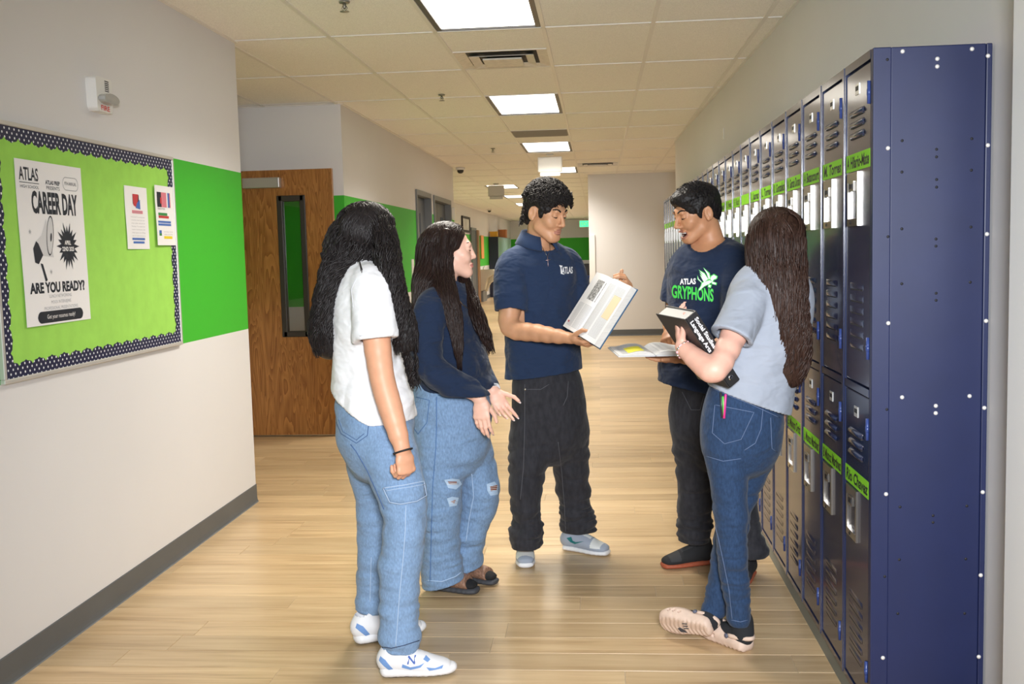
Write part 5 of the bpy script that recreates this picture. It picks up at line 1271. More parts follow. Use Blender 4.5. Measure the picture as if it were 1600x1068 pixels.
    rs_ = [S3(697, 362, 4.22, .04, .03), S3(692, 395, 4.195, .040, .03), S3(692, 430, 4.175, .042, .036), S3(700, 462, 4.12, .038, .036), S3(710, 497, 4.09, .030, .022), S3(716, 540, 4.07, .018, .014), S3(718, 566, 4.07, .008, .008)]
    ls_ = [S3(722, 425, 4.34, .02, .03), S3(731, 455, 4.28, .026, .03), S3(745, 490, 4.20, .026, .026), S3(757, 520, 4.17, .022, .022), S3(766, 545, 4.17, .014, .014)]
    cap.add(tube([(p, a*(.80 if i < 2 else .9), b*(.80 if i < 2 else .9)) for i, (p, a, b) in enumerate(back)], side, 4), .02); cap.add(tube([(p, a*(.55 if i < 3 else .8), b*(.55 if i < 3 else .8)) for i, (p, a, b) in enumerate(rs_)], side, 4), .012); cap.add(tube([(p, a*.8, b*.8) for p, a, b in ls_], side, 4), .012)
    hm = sculpt('hair', cap, .0055, [hb], body)
    q = MB(); cap_locks(q, F, (0, -.018, .036), (.088, .109, .094), 480, .0030, 32, (1.35, 2*math.pi-1.35), (-.2, -.7), .001); locks(q, back, side, 420, .0036, .004, .14, t0=(0, .3), t1=(.85, 1.1), seed=11, depth=(.93, 1.06), npts=26); locks(q, rs_, side, 240, .0030, .005, .10, t0=(0, .3), t1=(.75, 1.08), seed=12, depth=(.85, 1.12), npts=28); locks(q, ls_, side, 70, .0034, .006, .09, t0=(0, .2), t1=(.8, 1.12), seed=13, depth=(.8, 1.15), npts=24)
    tl = [S3(650, 480, 4.25, .02, .02), S3(648, 530, 4.24, .02, .02), S3(646, 575, 4.22, .012, .012), S3(650, 602, 4.2, .006, .006)]; locks(q, tl, side, 22, .003, .009, .08, seed=14, t0=(0, .2), t1=(.8, 1.0))
    q.build('lock', [hb], hm)
    b2 = bvh_of(sw, body); q = MB(); seam(q, b2, [(714, 465), (722, 476), (735, 485), (741, 474), (733, 462)], .0016, off=.003); p = hit(b2, 738, 484, .004); 
    if p is not None: q.lathe([(.006, -.002), (.007, 0), (.003, .003)], p, (0, -1, 0), 8)
    q.build('necklace', [mat('gold', (.75, .50, .22), .3, metal=1.0)], body)
    slide(body, (-.755, 4.325), (-.510, 4.255)); slide(body, (-.66, 4.47), (-.445, 4.37))
    return body
G2 = g2()

# ================================================================== person: boy in the navy polo
def low_sneaker(body, heel, toe, up, panel, sole, swoosh=None, name='shoe', gum=False):
    F, L = foot_frame(heel, toe); k = L/.29; A = lambda x, y, z: F.p(x*k, y*k, z*k); g = F.d(1, 0, 0)
    sh = empty(name); sh.parent = body
    S = Form(); S.add(tube([(A(0, .032, .014), .036*k, .016*k), (A(0, .10, .014), .038*k, .016*k), (A(.004, .19, .014), .048*k, .016*k), (A(.002, .250, .015), .038*k, .015*k)], g, 3), .004); S.sub(Plane(A(0, 0, .0005), (0, 0, -1)), .002); S.sub(Plane(A(0, 0, .028), (0, 0, 1)), .003)
    sculpt('sole', S, .004, [sole], sh)
    U = Form(); U.add(tube([(A(0, .032, .052), .032*k, .036*k), (A(0, .08, .055), .034*k, .038*k), (A(.003, .145, .048), .039*k, .034*k), (A(.004, .20, .038), .043*k, .024*k), (A(.002, .245, .032), .034*k, .016*k)], g, 4), .01)
    U.add(Seg(A(0, .05, .06), A(0, .055, .105), .034*k, .035*k), .02); U.add(Seg(A(0, .095, .085), A(0, .17, .055), .024*k, .020*k), .015); U.sub(Plane(A(0, 0, .020), (0, 0, -1)), .002)
    def fn(C):
        q = F.loc(C)/k; m = np.zeros(len(C), int); m[(q[:, 1] > .185) & (q[:, 1] < .235) & (q[:, 2] > .038)] = 1; m[(q[:, 1] > .09) & (q[:, 1] < .175) & (np.abs(q[:, 0]) < .020) & (q[:, 2] > .06)] = 1; return m
    u = sculpt('upper', U, .0035, [up, panel], sh, fn)
    bv = bvh_of(u)
    if swoosh is not None:
        for s in (1, -1):
            pts = [(.055, .070), (.075, .052), (.100, .046), (.150, .066), (.105, .056), (.088, .060), (.078, .078)]; q = MB(); P = []
            for y, z in pts:
                o = A(s*.09, y, z); dr = F.d(-s, 0, 0); loc, no, i, ds = bv.ray_cast(Vector(o), Vector(dr), .14); P.append(np.array(loc)-dr*.0022 if loc is not None else A(s*.04, y, z))
            q.add(P, [(0, 1, 6), (1, 5, 6), (1, 2, 5), (2, 4, 5), (2, 3, 4)]); o = q.build('side_mark', [swoosh], sh); sd = o.modifiers.new('t', 'SOLIDIFY'); sd.thickness = .002; sd.offset = 0
    q = MB()
    for i in range(5):
        y = .105+i*.016; z = .106-i*.010; q.tube([A(-.022, y, z-.012), A(-.010, y+.004, z), A(.010, y+.005, z), A(.022, y, z-.012)], .003, 5)
    q.build('lace', [panel], sh)
    return sh
def curls(mb, F, region, n, r, seed, size=.018):
    rs = random.Random(seed)
    for _ in range(n):
        c, out, dn = region(rs); out = nrm(out); a = nrm(np.cross(out, [rs.uniform(-1, 1), rs.uniform(-1, 1), rs.uniform(-1, 1)])); b = nrm(np.cross(out, a)); R = size*rs.uniform(.5, 1.1); turns = rs.uniform(.7, 1.5); ph = rs.uniform(0, 6.28); pts = []
        for j in range(14):
            t = j/13; ang = ph+turns*6.28*t; pts.append(c+a*R*math.cos(ang)*(.5+.5*t)+b*R*.7*math.sin(ang)*(.5+.5*t)+out*(.016*t*rs.uniform(.9, 1.1))+np.array(dn)*t*t)
        mb.tube(pts, [r*(1-.6*(j/13)**2) for j in range(14)], 4, 0)
def b1():
    R = np.array([-.866, -.5, 0]); Y = 4.78
    sk = skin('skin_warm', srgb('#cc9975')); hb = hair_mat('black_curly_hair', (.015, .012, .011), .55)
    F = Frame(W(853, 333, 4.74), -38, 16, sc=1.02)
    B = Form(); head(B, F, False, smile=1)
    neck = W(840, 395, 4.79)
    torso_core(B, [(W(842, 408, Y), .16, .08), (W(843, 440, Y), .165, .10), (W(846, 520, Y), .14, .095), (W(853, 600, Y), .145, .10), (W(858, 650, Y), .15, .11)], R, neck, F.p(0, -.03, -.03), .055)
    sh, el, wr = W(800, 420, 4.69), W(797, 511, 4.62), W(890, 528, 4.44)
    B.add(tube([(W(818, 405, 4.74), .055, .055), (sh, .052, .052), (W(798, 470, 4.655), .046, .046), (el, .040, .040), (W(840, 520, 4.54), .038, .036), (wr, .027, .024)], None, 3), .02)
    shL, elL, wrL = W(888, 416, 4.87), W(918, 492, 4.84), W(972, 470, 4.62)
    B.add(tube([(W(868, 405, 4.82), .055, .055), (shL, .052, .052), (elL, .040, .040), (wrL, .027, .024)], None, 3), .02)
    d = nrm(W(926, 541, 4.38)-wr); n = nrm(W(940, 500, 4.42)-W(905, 540, 4.42)); n = nrm(n-d*(n@d))
    tp = hand(B, wr, d, np.cross(d, n), True, ((20, 20, 15), (22, 24, 15), (26, 26, 15), (30, 30, 15)), 1.0, 4, ((.75, .5, .5), (.95, .25, .1)))
    d2 = nrm(W(985, 446, 4.58)-wrL); n2 = nrm(W(940, 470, 4.5)-W(985, 450, 4.5)); n2 = nrm(n2-d2*(n2@d2)); 
    hand(B, wrL, d2, -np.cross(d2, n2), False, ((50, 40, 25), (52, 42, 25), (55, 42, 25), (58, 42, 25)), 1.0, 6, ((.7, .6, .2), (.9, .4, .1)))
    for hip, kn, an in ((W(832, 660, 4.74), W(823, 770, 4.68), W(822, 850, 4.68)), (W(884, 660, 4.84), W(896, 770, 4.885), W(904, 840, 4.91))): B.add(tube([(hip, .09, .09), (kn, .042, .042), (an, .028, .028)], None, 3), .03)
    ex = MB(); face_lines(ex, F, 2, .0048)
    fin = [(F.o-.16, F.o+.16), (np.array([-.47, 4.22, .98]), np.array([.05, 4.72, 1.20])), (np.array([.02, 4.40, 1.10]), np.array([.28, 4.78, 1.38]))]
    body = sculpt_multi('person', B, .008, fin, .0032, [sk, LIPM('lip_brown', srgb('#b57c6a')), hb, MOUTH], face_mat(F), ex)
    tag(body, 'boy with curly black hair in navy polo, reading from a big open textbook', 'person')
    jm = cloth('denim_black', srgb('#303035'), .85, fade=((60, 60, 24), .25), sc=900, crease=.5)
    J = Form(); J.add(tube([(W(853, 585, Y), .155, .12), (W(856, 610, Y), .172, .135), (W(860, 655, Y), .178, .14), (W(861, 690, Y), .172, .12)], R, 4), .02)
    J.add(tube([S3(832, 665, 4.74, .100, .11), S3(827, 705, 4.72, .090, .10), S3(823, 745, 4.70, .074, .085), S3(822, 790, 4.69, .064, .075), S3(825, 822, 4.68, .058, .065), S3(822, 838, 4.675, .074, .078), S3(821, 866, 4.67, .056, .07)], None, 4), .025)
    J.add(tube([S3(887, 665, 4.83, .096, .11), S3(890, 705, 4.85, .088, .10), S3(893, 745, 4.87, .076, .085), S3(898, 785, 4.89, .074, .08), S3(902, 812, 4.90, .078, .082), S3(904, 828, 4.905, .070, .075), S3(905, 856, 4.91, .070, .08)], None, 4), .025)
    J.disp(folds(((7, 7, 20), .006, 23.1, .0, .60), ((6, 6, 14), .005, 11.7, .45, 1.0), ((11, 11, 44), .008, 16.5, .04, .30)))
    J.sub(Plane(W(822, 861, 4.60), (0, .05, -1)), .004)
    jeans = sculpt('jeans', J, .006, [jm], body); bv = bvh_of(jeans); st = mat('black_denim_stitch', srgb('#5a5a60'), .8)
    for nm, pts in (('leg_seam', [(820, 600), (820, 660), (818, 730), (813, 780)]), ('fly_seam', [(888, 595), (886, 620), (880, 633)]), ('inner_seam', [(872, 690), (878, 740), (882, 790), (884, 830)]), ('front_pocket', [(822, 608), (845, 608), (858, 600)])): q = MB(); seam(q, bv, pts, .0014); q.build(nm, [st], jeans)
    q = MB(); p = hit(bv, 821, 608, .001); q.lathe([(.006, 0), (.005, .003)], p, (0, -1, 0), 8); q.build('rivet', [CHROME], jeans)
    # polo
    pm = cloth('navy_pique', srgb('#243450'), .9, .05, 900, .7)
    S = Form(); axs = nrm(el-sh)
    S.add(tube([(W(818, 404, 4.74), .060, .055), (W(802, 418, 4.70), .074, .070), (W(799, 455, 4.665), .076, .072), (W(800, 491, 4.64), .076, .074), (W(800, 498, 4.637), .076, .074)], None, 4), .02); S.sub(Plane(W(800, 489, 4.64), axs), .003)
    S.add(tube([(W(868, 404, 4.82), .060, .055), (W(886, 416, 4.87), .072, .068), (W(901, 470, 4.86), .074, .07)], None, 4), .02)
    S.add(tube([(W(840, 392, Y), .080, .062), (W(841, 404, Y), .150, .088), (W(842, 425, Y), .185, .115), (W(843, 470, Y), .188, .128), (W(846, 520, Y), .186, .130), (W(850, 570, Y), .190, .140), (W(852, 610, Y), .194, .146)], R, 4), .014)
    S.disp(folds(((6, 6, 6), .008, 34.2, .85, 1.30), ((11, 11, 13), .0045, 28.2, .85, 1.25)))
    S.shell(.010); S.sub(tube([(W(842, 398, 4.765), .062, .062), (W(850, 365, 4.76), .072, .072)], None, 2), .006); S.sub(Seg(W(799, 470, 4.65), W(799, 505, 4.635), .060, .060), .002); S.sub(Plane(W(850, 588, 4.66), (.10, .0, -1)), .004)
    S.sub(Seg(W(820, 578, 4.60), W(820, 610, 4.60), .004, .010), .002)
    polo = sculpt('polo_shirt', S, .0056, [pm], body); b2 = bvh_of(polo)
    q = MB(); c0 = W(840, 374, 4.775); fdir = nrm([.62, -.78, 0]); sdir = np.array([-fdir[1], fdir[0], 0]); n = 30
    def cp(t, r, z, lean): return c0+fdir*math.cos(t)*(r+lean)+sdir*math.sin(t)*r+np.array([0, 0, z])
    rows = []
    for (r, z) in ((.064, .022), (.066, .038), (.073, .037), (.106, -.022), (.103, -.029), (.076, .008)):
        rows.append([cp(math.radians(24)+t*(2*math.pi-math.radians(48)), r, z-.030*max(0, math.cos(math.radians(24)+t*(2*math.pi-math.radians(48))))+.012*max(0, -math.cos(math.radians(24)+t*(2*math.pi-math.radians(48)))), .0) for t in [i/n for i in range(n+1)]])
    k = n+1; q.add([p for r_ in rows for p in r_], [(a*k+i, a*k+i+1, ((a+1) % 6)*k+i+1, ((a+1) % 6)*k+i) for a in range(6) for i in range(n)]+[tuple(a*k for a in range(6)), tuple(a*k+n for a in range(5, -1, -1))], 0, True)
    q.build('collar', [cloth('navy_rib', srgb('#273856'), .9, .04, 1200, .1)], polo)
    WT = mat('white_print', (.82, .83, .85), .6); q = MB(); decal_text(q, b2, 'ATLAS', (877.5, 427), (1, -.02), (.0, -1), 10, 0, 17, .03, maxlen=5); decal(q, b2, [(873.5, 414), (879, 415), (877, 418), (878.5, 426), (882, 429), (876, 427.5), (875.5, 418)], [(0, 1, 2, 6), (2, 3, 5, 6), (3, 4, 5)], 0); q.build('chest_logo', [WT], polo)
    q = MB(); seam(q, b2, [(855, 396), (858, 420), (858, 450), (856, 462)], .0014); q.build('placket', [mat('navy_thread', srgb('#16284a'), .8)], polo)
    q = MB(); seam(q, b2, [(780, 483), (800, 487), (824, 484)], .0014); q.build('sleeve_hem', [mat('navy_thread', srgb('#16284a'), .8)], polo)
    b3 = bvh_of(polo, body); q = MB(); seam(q, b3, [(846, 384), (850, 392), (855, 402), (859, 391), (858, 381)], .0014, off=.003); q.build('necklace', [CHROME], body)
    q = MB(); seam(q, b3, [(855, 402), (856, 416)], .0018, off=.004); seam(q, b3, [(852, 407), (859.5, 406)], .0018, off=.004); q.build('cross_pendant', [mat('rose_metal', (.75, .55, .55), .3, metal=.9)], body)
    # hair
    cap = Form(); E = lambda c, r: Ell(F.p(*c), [x*F.sc for x in r], F.R)
    cap.add(E((0, -.016, .050), (.085, .104, .088)), .02); cap.add(E((0, .014, .086), (.074, .080, .046)), .02); cap.add(E((0, -.062, -.005), (.066, .055, .075)), .02)
    cap.sub(E((0, .125, -.030), (.10, .085, .108)), .012)
    for s in (-1, 1): cap.sub(E((s*.088, -.002, -.020), (.030, .030, .050)), .008); cap.add(E((s*.073, .030, .018), (.010, .016, .030)), .008)
    cap.disp(lambda P: .006*vnoise(P*55)+.004*vnoise(P*110))
    hm = sculpt('hair', cap, .004, [hb], body); q = MB()
    def top(rs):
        while True:
            v = np.array([rs.gauss(0, 1), rs.gauss(0, 1), rs.gauss(0, 1)]); v /= np.linalg.norm(v)
            if v[2] > .05 and not (v[1] > .8 and v[2] < .25): break
        p = F.p(v[0]*.090, -.010+v[1]*.108,   .050+v[2]*.104); return p, F.d(*v), F.d(0, .012*max(0, v[1]), -.01)
    curls(q, F, top, 680, .0040, 5, .014)
    def fringe(rs):
        x = rs.uniform(-.065, .065); return F.p(x, .088-x*x*6, .082+rs.uniform(-.008, .03)), F.d(x*4, 1, .1), F.d(0, .006, -.022)
    curls(q, F, fringe, 120, .0036, 6, .012)
    def nape(rs):
        a = rs.uniform(-1.3, 1.3); return F.p(.074*math.sin(a), -.030-.072*math.cos(a), rs.uniform(-.065, .04)), F.d(math.sin(a), -math.cos(a), .1), F.d(0, 0, -.014)
    curls(q, F, nape, 150, .0036, 7, .010)
    q.build('curl', [hb], hm)
    up = mat('grey_suede', srgb('#9aa3b2'), .9, bump=((300, 300, 300), .2, .001)); pn = mat('cream_leather', srgb('#d9dcda'), .6); sw = mat('teal_mark', srgb('#0f6a6c'), .5)
    low_sneaker(body, (-.372, 4.865), (-.352, 4.585), up, pn, SOLEW, sw); low_sneaker(body, (-.205, 4.935), (.052, 4.805), up, pn, SOLEW, sw)
    return body
B1 = b1()
# ================================================================== person: laughing boy in the navy school tee
def b2():
    f_ = nrm([-.57, -.82, 0]); R = np.array([f_[1], -f_[0], 0]); Y = 4.52
    sk = skin('skin_brown', srgb('#c48e6a')); hb = hair_mat('black_short_hair', (.012, .010, .010), .5)
    F = Frame(W(1089, 332, 4.50), -158, 17, roll=4, sc=1.0)
    B = Form(); head(B, F, False, smile=2)
    torso_core(B, [(W(1113, 402, Y), .16, .08), (W(1112, 440, Y), .165, .10), (W(1108, 520, Y), .14, .095), (W(1106, 600, 4.53), .145, .10), (W(1108, 650, 4.53), .15, .11)], R, W(1114, 388, Y), F.p(0, -.03, -.03), .054)
    shR, elR, wrR = W(1072, 415, 4.63), W(1052, 497, 4.66), W(1047, 512, 4.46)
    B.add(tube([(W(1092, 402, 4.58), .055, .055), (shR, .05, .05), (elR, .039, .039), (wrR, .027, .024)], None, 3), .02)
    shL, elL, wrL = W(1150, 410, 4.42), W(1150, 520, 4.33), W(1072, 560, 4.26)
    B.add(tube([(W(1132, 400, 4.46), .055, .055), (shL, .05, .05), (elL, .039, .039), (wrL, .027, .024)], None, 3), .02)
    d = nrm(W(1040, 540, 4.36)-wrR); n = nrm([.2, -.4, -.9]); n = nrm(n-d*(n@d)); hand(B, wrR, d, np.cross(d, n), True, ((30, 40, 25), (32, 42, 25), (34, 44, 25), (36, 46, 25)), .92, 4, ((.9, .25, .2), (.95, .15, .2)))
    d = nrm(W(1028, 560, 4.26)-wrL); n = nrm([0, -.2, 1]); n = nrm(n-d*(n@d)); hand(B, wrL, d, np.cross(n, d), False, ((6, 10, 6),)*4, .98, 5, ((.7, .6, .15), (.9, .4, .1)))
    for hip, kn, an in ((W(1086, 650, 4.56), W(1086, 745, 4.60), W(1086, 840, 4.665)), (W(1135, 650, 4.47), W(1152, 750, 4.44), W(1172, 865, 4.43))): B.add(tube([(hip, .09, .09), (kn, .042, .042), (an, .028, .028)], None, 3), .03)
    ex = MB(); face_lines(ex, F, 2, .0050, teeth=4)
    fin = [(F.o-.16, F.o+.16), (np.array([.22, 4.10, .95]), np.array([.50, 4.72, 1.20]))]
    body = sculpt_multi('person', B, .008, fin, .0032, [sk, LIPM('lip_dark', srgb('#a8705e')), hb, MOUTH, TEETH], face_mat(F, 1, 2), ex)
    tag(body, 'laughing boy with short black hair in navy school tee, by the lockers', 'person')
    jm = cloth('denim_black', srgb('#303035'))
    J = Form(); J.add(tube([(W(1106, 596, 4.53), .150, .12), (W(1106, 630, 4.53), .170, .135), (W(1108, 665, 4.53), .172, .135), (W(1110, 700, 4.53), .165, .115)], R, 4), .02)
    J.add(tube([S3(1084, 665, 4.56, .092, .105), S3(1086, 705, 4.57, .084, .095), S3(1087, 740, 4.59, .078, .088), S3(1086, 790, 4.63, .074, .082), S3(1084, 825, 4.65, .072, .078), S3(1086, 855, 4.67, .064, .07)], None, 4), .025)
    J.add(tube([S3(1134, 665, 4.48, .09, .105), S3(1145, 715, 4.46, .080, .09), S3(1155, 770, 4.445, .070, .08), S3(1164, 830, 4.435, .064, .07), S3(1172, 866, 4.43, .076, .076), S3(1173, 885, 4.43, .06, .06)], None, 4), .025)
    J.disp(folds(((7, 7, 20), .006, 43.1, .0, .60), ((6, 6, 14), .005, 21.7, .45, 1.0), ((11, 11, 44), .007, 36.5, .04, .30)))
    J.sub(Plane(W(1080, 850, 4.60), (0, 0, -1)), .004)
    jeans = sculpt('jeans', J, .0062, [jm], body)
    bv = bvh_of(jeans); q = MB(); seam(q, bv, [(1066, 612), (1080, 640), (1094, 640), (1100, 618)], .0014); q.build('fly_seam', [mat('black_denim_stitch', srgb('#5a5a60'), .8)], jeans)
    tm_ = cloth('navy_jersey', srgb('#1e2b44'), .9, .05, 900, .7)
    S = Form(); ax = nrm(elR-shR)
    S.add(tube([(W(1092, 401, 4.58), .060, .055), (W(1073, 414, 4.63), .072, .068), (W(1062, 450, 4.66), .074, .07), (W(1054, 488, 4.67), .076, .072)], None, 4), .02); S.sub(Plane(W(1055, 474, 4.66), ax), .003)
    S.add(tube([(W(1132, 400, 4.46), .060, .055), (W(1150, 410, 4.42), .072, .068), (W(1156, 450, 4.37), .074, .07), (W(1154, 490, 4.35), .076, .072)], None, 4), .02)
    S.add(tube([(W(1116, 392, Y), .080, .062), (W(1114, 405, Y), .155, .086), (W(1112, 426, Y), .185, .115), (W(1110, 470, Y), .186, .128), (W(1105, 530, 4.525), .186, .132), (W(1098, 580, 4.53), .194, .146), (W(1095, 625, 4.53), .200, .154)], R, 4), .03)
    S.disp(folds(((6, 6, 6), .008, 54.2, .85, 1.30), ((11, 11, 13), .0045, 48.2, .85, 1.25)))
    S.shell(.010); S.sub(tube([(W(1112, 398, 4.50), .062, .062), (W(1105, 366, 4.49), .085, .085)], None, 2), .006); S.sub(Seg(W(1057, 470, 4.66), W(1053, 495, 4.66), .06, .06), .002); S.sub(Plane(W(1075, 609, 4.40), (-.18, 0, -1)), .004)
    tee = sculpt('t_shirt', S, .0056, [tm_], body); bt = bvh_of(tee)
    WT = mat('white_print', (.82, .83, .85), .6); GP = mat('green_print', srgb('#4fe05a'), .6)
    q = MB(); decal_text(q, bt, 'ATLAS', (1062.5, 444), (1, -.03), (0, -1), 8.5, 0, 25, .04, maxlen=5); q.build('print_name', [WT], tee)
    q = MB(); decal_text(q, bt, 'GRYPHONS', (1050, 464), (1, .10), (0, -1), 19, 0, 65, .03, maxlen=5); q.build('print_team', [GP], tee)
    # winged beast emblem: green ground, white figure (wing of five feathers, body, head, tail, legs)
    k = 130/1068; P = lambda L: [(1040+x*k, 370+y*k) for x, y in L]
    gq = MB()
    q = MB()
    for L in ([(432,428),(500,470),(548,540),(530,555),(470,470)], [(440,455),(490,495),(535,555),(515,565),(470,500)], [(445,490),(490,520),(520,565),(500,570)], [(460,520),(500,545),(515,575),(495,578)], [(490,400),(560,470),(575,530),(555,545),(530,470)],
              [(470,590),(520,570),(570,555),(600,575),(565,600),(500,630),(440,685),(428,675),(460,625)], [(575,540),(590,505),(620,485),(660,510),(650,535),(620,545),(600,575)], [(595,570),(650,590),(645,612),(600,600)], [(555,610),(585,620),(575,645),(550,640)], [(415,500),(430,540),(465,575),(462,585),(420,545)]):
        L = P(L); decal(q, bt, L, [tuple(range(len(L)))], 0, .0022, maxlen=4); cx_, cy_ = sum(p[0] for p in L)/len(L), sum(p[1] for p in L)/len(L)
        G = [(x+1.5*(x-cx_)/(math.hypot(x-cx_, y-cy_)+.01), y+1.5*(y-cy_)/(math.hypot(x-cx_, y-cy_)+.01)) for x, y in L]; decal(gq, bt, G, [tuple(range(len(G)))], 0, .0012, maxlen=4)
    q.build('emblem', [WT], tee); gq.build('emblem_outline', [GP], tee)
    cap = Form(); E = lambda c, r, Rr=None: Ell(F.p(*c), [x*F.sc for x in r], F.R if Rr is None else Rr)
    cap.add(E((0, -.014, .044), (.083, .104, .084)), .02); cap.add(E((0, .030, .078), (.068, .072, .042)), .02); cap.add(E((0, -.060, .0), (.064, .050, .066)), .02)
    cap.sub(E((0, .126, -.034), (.11, .080, .104)), .008)
    for s in (-1, 1): cap.sub(E((s*.090, .0, -.026), (.032, .034, .052)), .008); cap.add(E((s*.0735, .026, .012), (.007, .013, .028)), .006)
    cap.disp(lambda P: .0022*vnoise(P*130)+.0015*vnoise(P*260))
    hm = sculpt('hair', cap, .0033, [hb], body); q = MB(); rs = random.Random(9)
    for _ in range(520):
        while True:
            v = np.array([rs.gauss(0, 1), rs.gauss(0, 1), rs.gauss(0, 1)]); v /= np.linalg.norm(v)
            if v[2] > .25 and not (v[1] > .8 and v[2] < .45): break
        p = F.p(v[0]*.080, -.008+v[1]*.100, .044+v[2]*.080); t = nrm(F.d(v[0]*.8, v[1]*.3+.55, v[2]*.75+.1)); q.tube([p, p+t*.008, p+t*.016+F.d(0, .003, 0)], [.0024, .002, .0007], 4)
    o = q.build('short_strands', [hb], hm); o['kind'] = 'stuff'
    bs = mat('black_suede', (.016, .016, .018), .85); lc = mat('charcoal_lace', (.035, .035, .038), .8); gm = mat('gum_rubber', srgb('#a9573c'), .55)
    low_sneaker(body, (.515, 4.70), (.243, 4.605), bs, lc, gm); low_sneaker(body, (.66, 4.56), (.575, 4.33), bs, lc, gm)
    return body
B2 = b2()

# ================================================================== person: girl in the grey tee, leaning on the lockers
def clog(body, F, k, flip):
    """foam clog: F origin at the heel on the sole, y to the toe"""
    A = lambda x, y, z: F.p(x*k, y*k, z*k); g = F.d(1, 0, 0); cm = mat('beige_foam', srgb('#d8bfae'), .6, noise=((40, 40, 40), .06)); c2 = mat('beige_tread', srgb('#cdb3a0'), .7)
    sh = empty('clog'); sh.parent = body
    S = Form(); S.add(tube([(A(0, .036, .016), .037*k, .018*k), (A(0, .10, .014), .036*k, .017*k), (A(.004, .18, .014), .050*k, .017*k), (A(.002, .222, .016), .042*k, .016*k)], g, 3), .006)
    S.add(tube([(A(0, .036, .032), .036*k, .020*k), (A(0, .09, .034), .038*k, .024*k), (A(.003, .15, .040), .047*k, .036*k), (A(.003, .195, .036), .047*k, .030*k), (A(.002, .228, .028), .038*k, .020*k)], g, 3), .015)
    S.sub(tube([(A(0, .036, .056), .030*k, .032*k), (A(0, .085, .058), .032*k, .034*k), (A(0, .115, .070), .030*k, .030*k)], g, 3), .006)
    S.sub(Plane(A(0, 0, .0008), F.d(0, 0, -1)), .002)
    for i in range(3):
        for s in (-1, 0, 1): S.sub(Seg(A(s*.022, .150+i*.022, .06), A(s*.022, .150+i*.022, .09), .0052*k, .0052*k), .002)
    for i in range(3):
        for s in (-1, 1): S.sub(Seg(A(s*.040, .150+i*.024, .034), A(s*.058, .150+i*.024, .034), .006*k, .006*k), .002)
    def tread(P):
        q = F.loc(P)/k; m = (q[:, 2] < .006); return np.where(m & (np.abs(q[:, 0]) < .036), .0014*np.sign(np.sin((q[:, 1]+.35*np.abs(q[:, 0]))*330)), 0)
    S.disp(tread); sculpt('shell', S, .0034, [cm, c2], sh, lambda C: ((F.loc(C)/k)[:, 2] < .004).astype(int))
    q = MB(); pts = [A(.040*math.cos(t), .085-.085*math.sin(t)*1.0, .052+.004*math.sin(t)) for t in [math.pi*i/16 for i in range(17)]]
    q.tube(pts, .0085*k, 6, 0, flat=.45, side=F.d(0, 0, 1)); q.build('heel_strap', [cm], sh)
    for s in (-1, 1):
        q = MB(); q.lathe([(.009*k, 0), (.0095*k, .003), (.006*k, .006)], A(s*.042, .088, .050), F.d(s, 0, 0), 12); q.build('rivet', [mat('clog_rivet', (.10, .11, .16), .4)], sh)
    if flip:
        q = MB(); pts = [(.012, .128), (.024, .118), (.026, .150), (.010, .160), (.002, .145)]; q.add([A(x, y, -.0012) for x, y in pts], [(0, 1, 2, 3, 4)])
        for i in range(3): q.add([A(-.026+i*.012, .105, -.0012), A(-.021+i*.012, .105, -.0012), A(-.018+i*.012, .128, -.0012), A(-.023+i*.012, .128, -.0012)], [(0, 1, 2, 3)])
        q.build('tread_mark', [mat('dark_tread_mark', (.06, .06, .07), .7)], sh)
    return sh, A
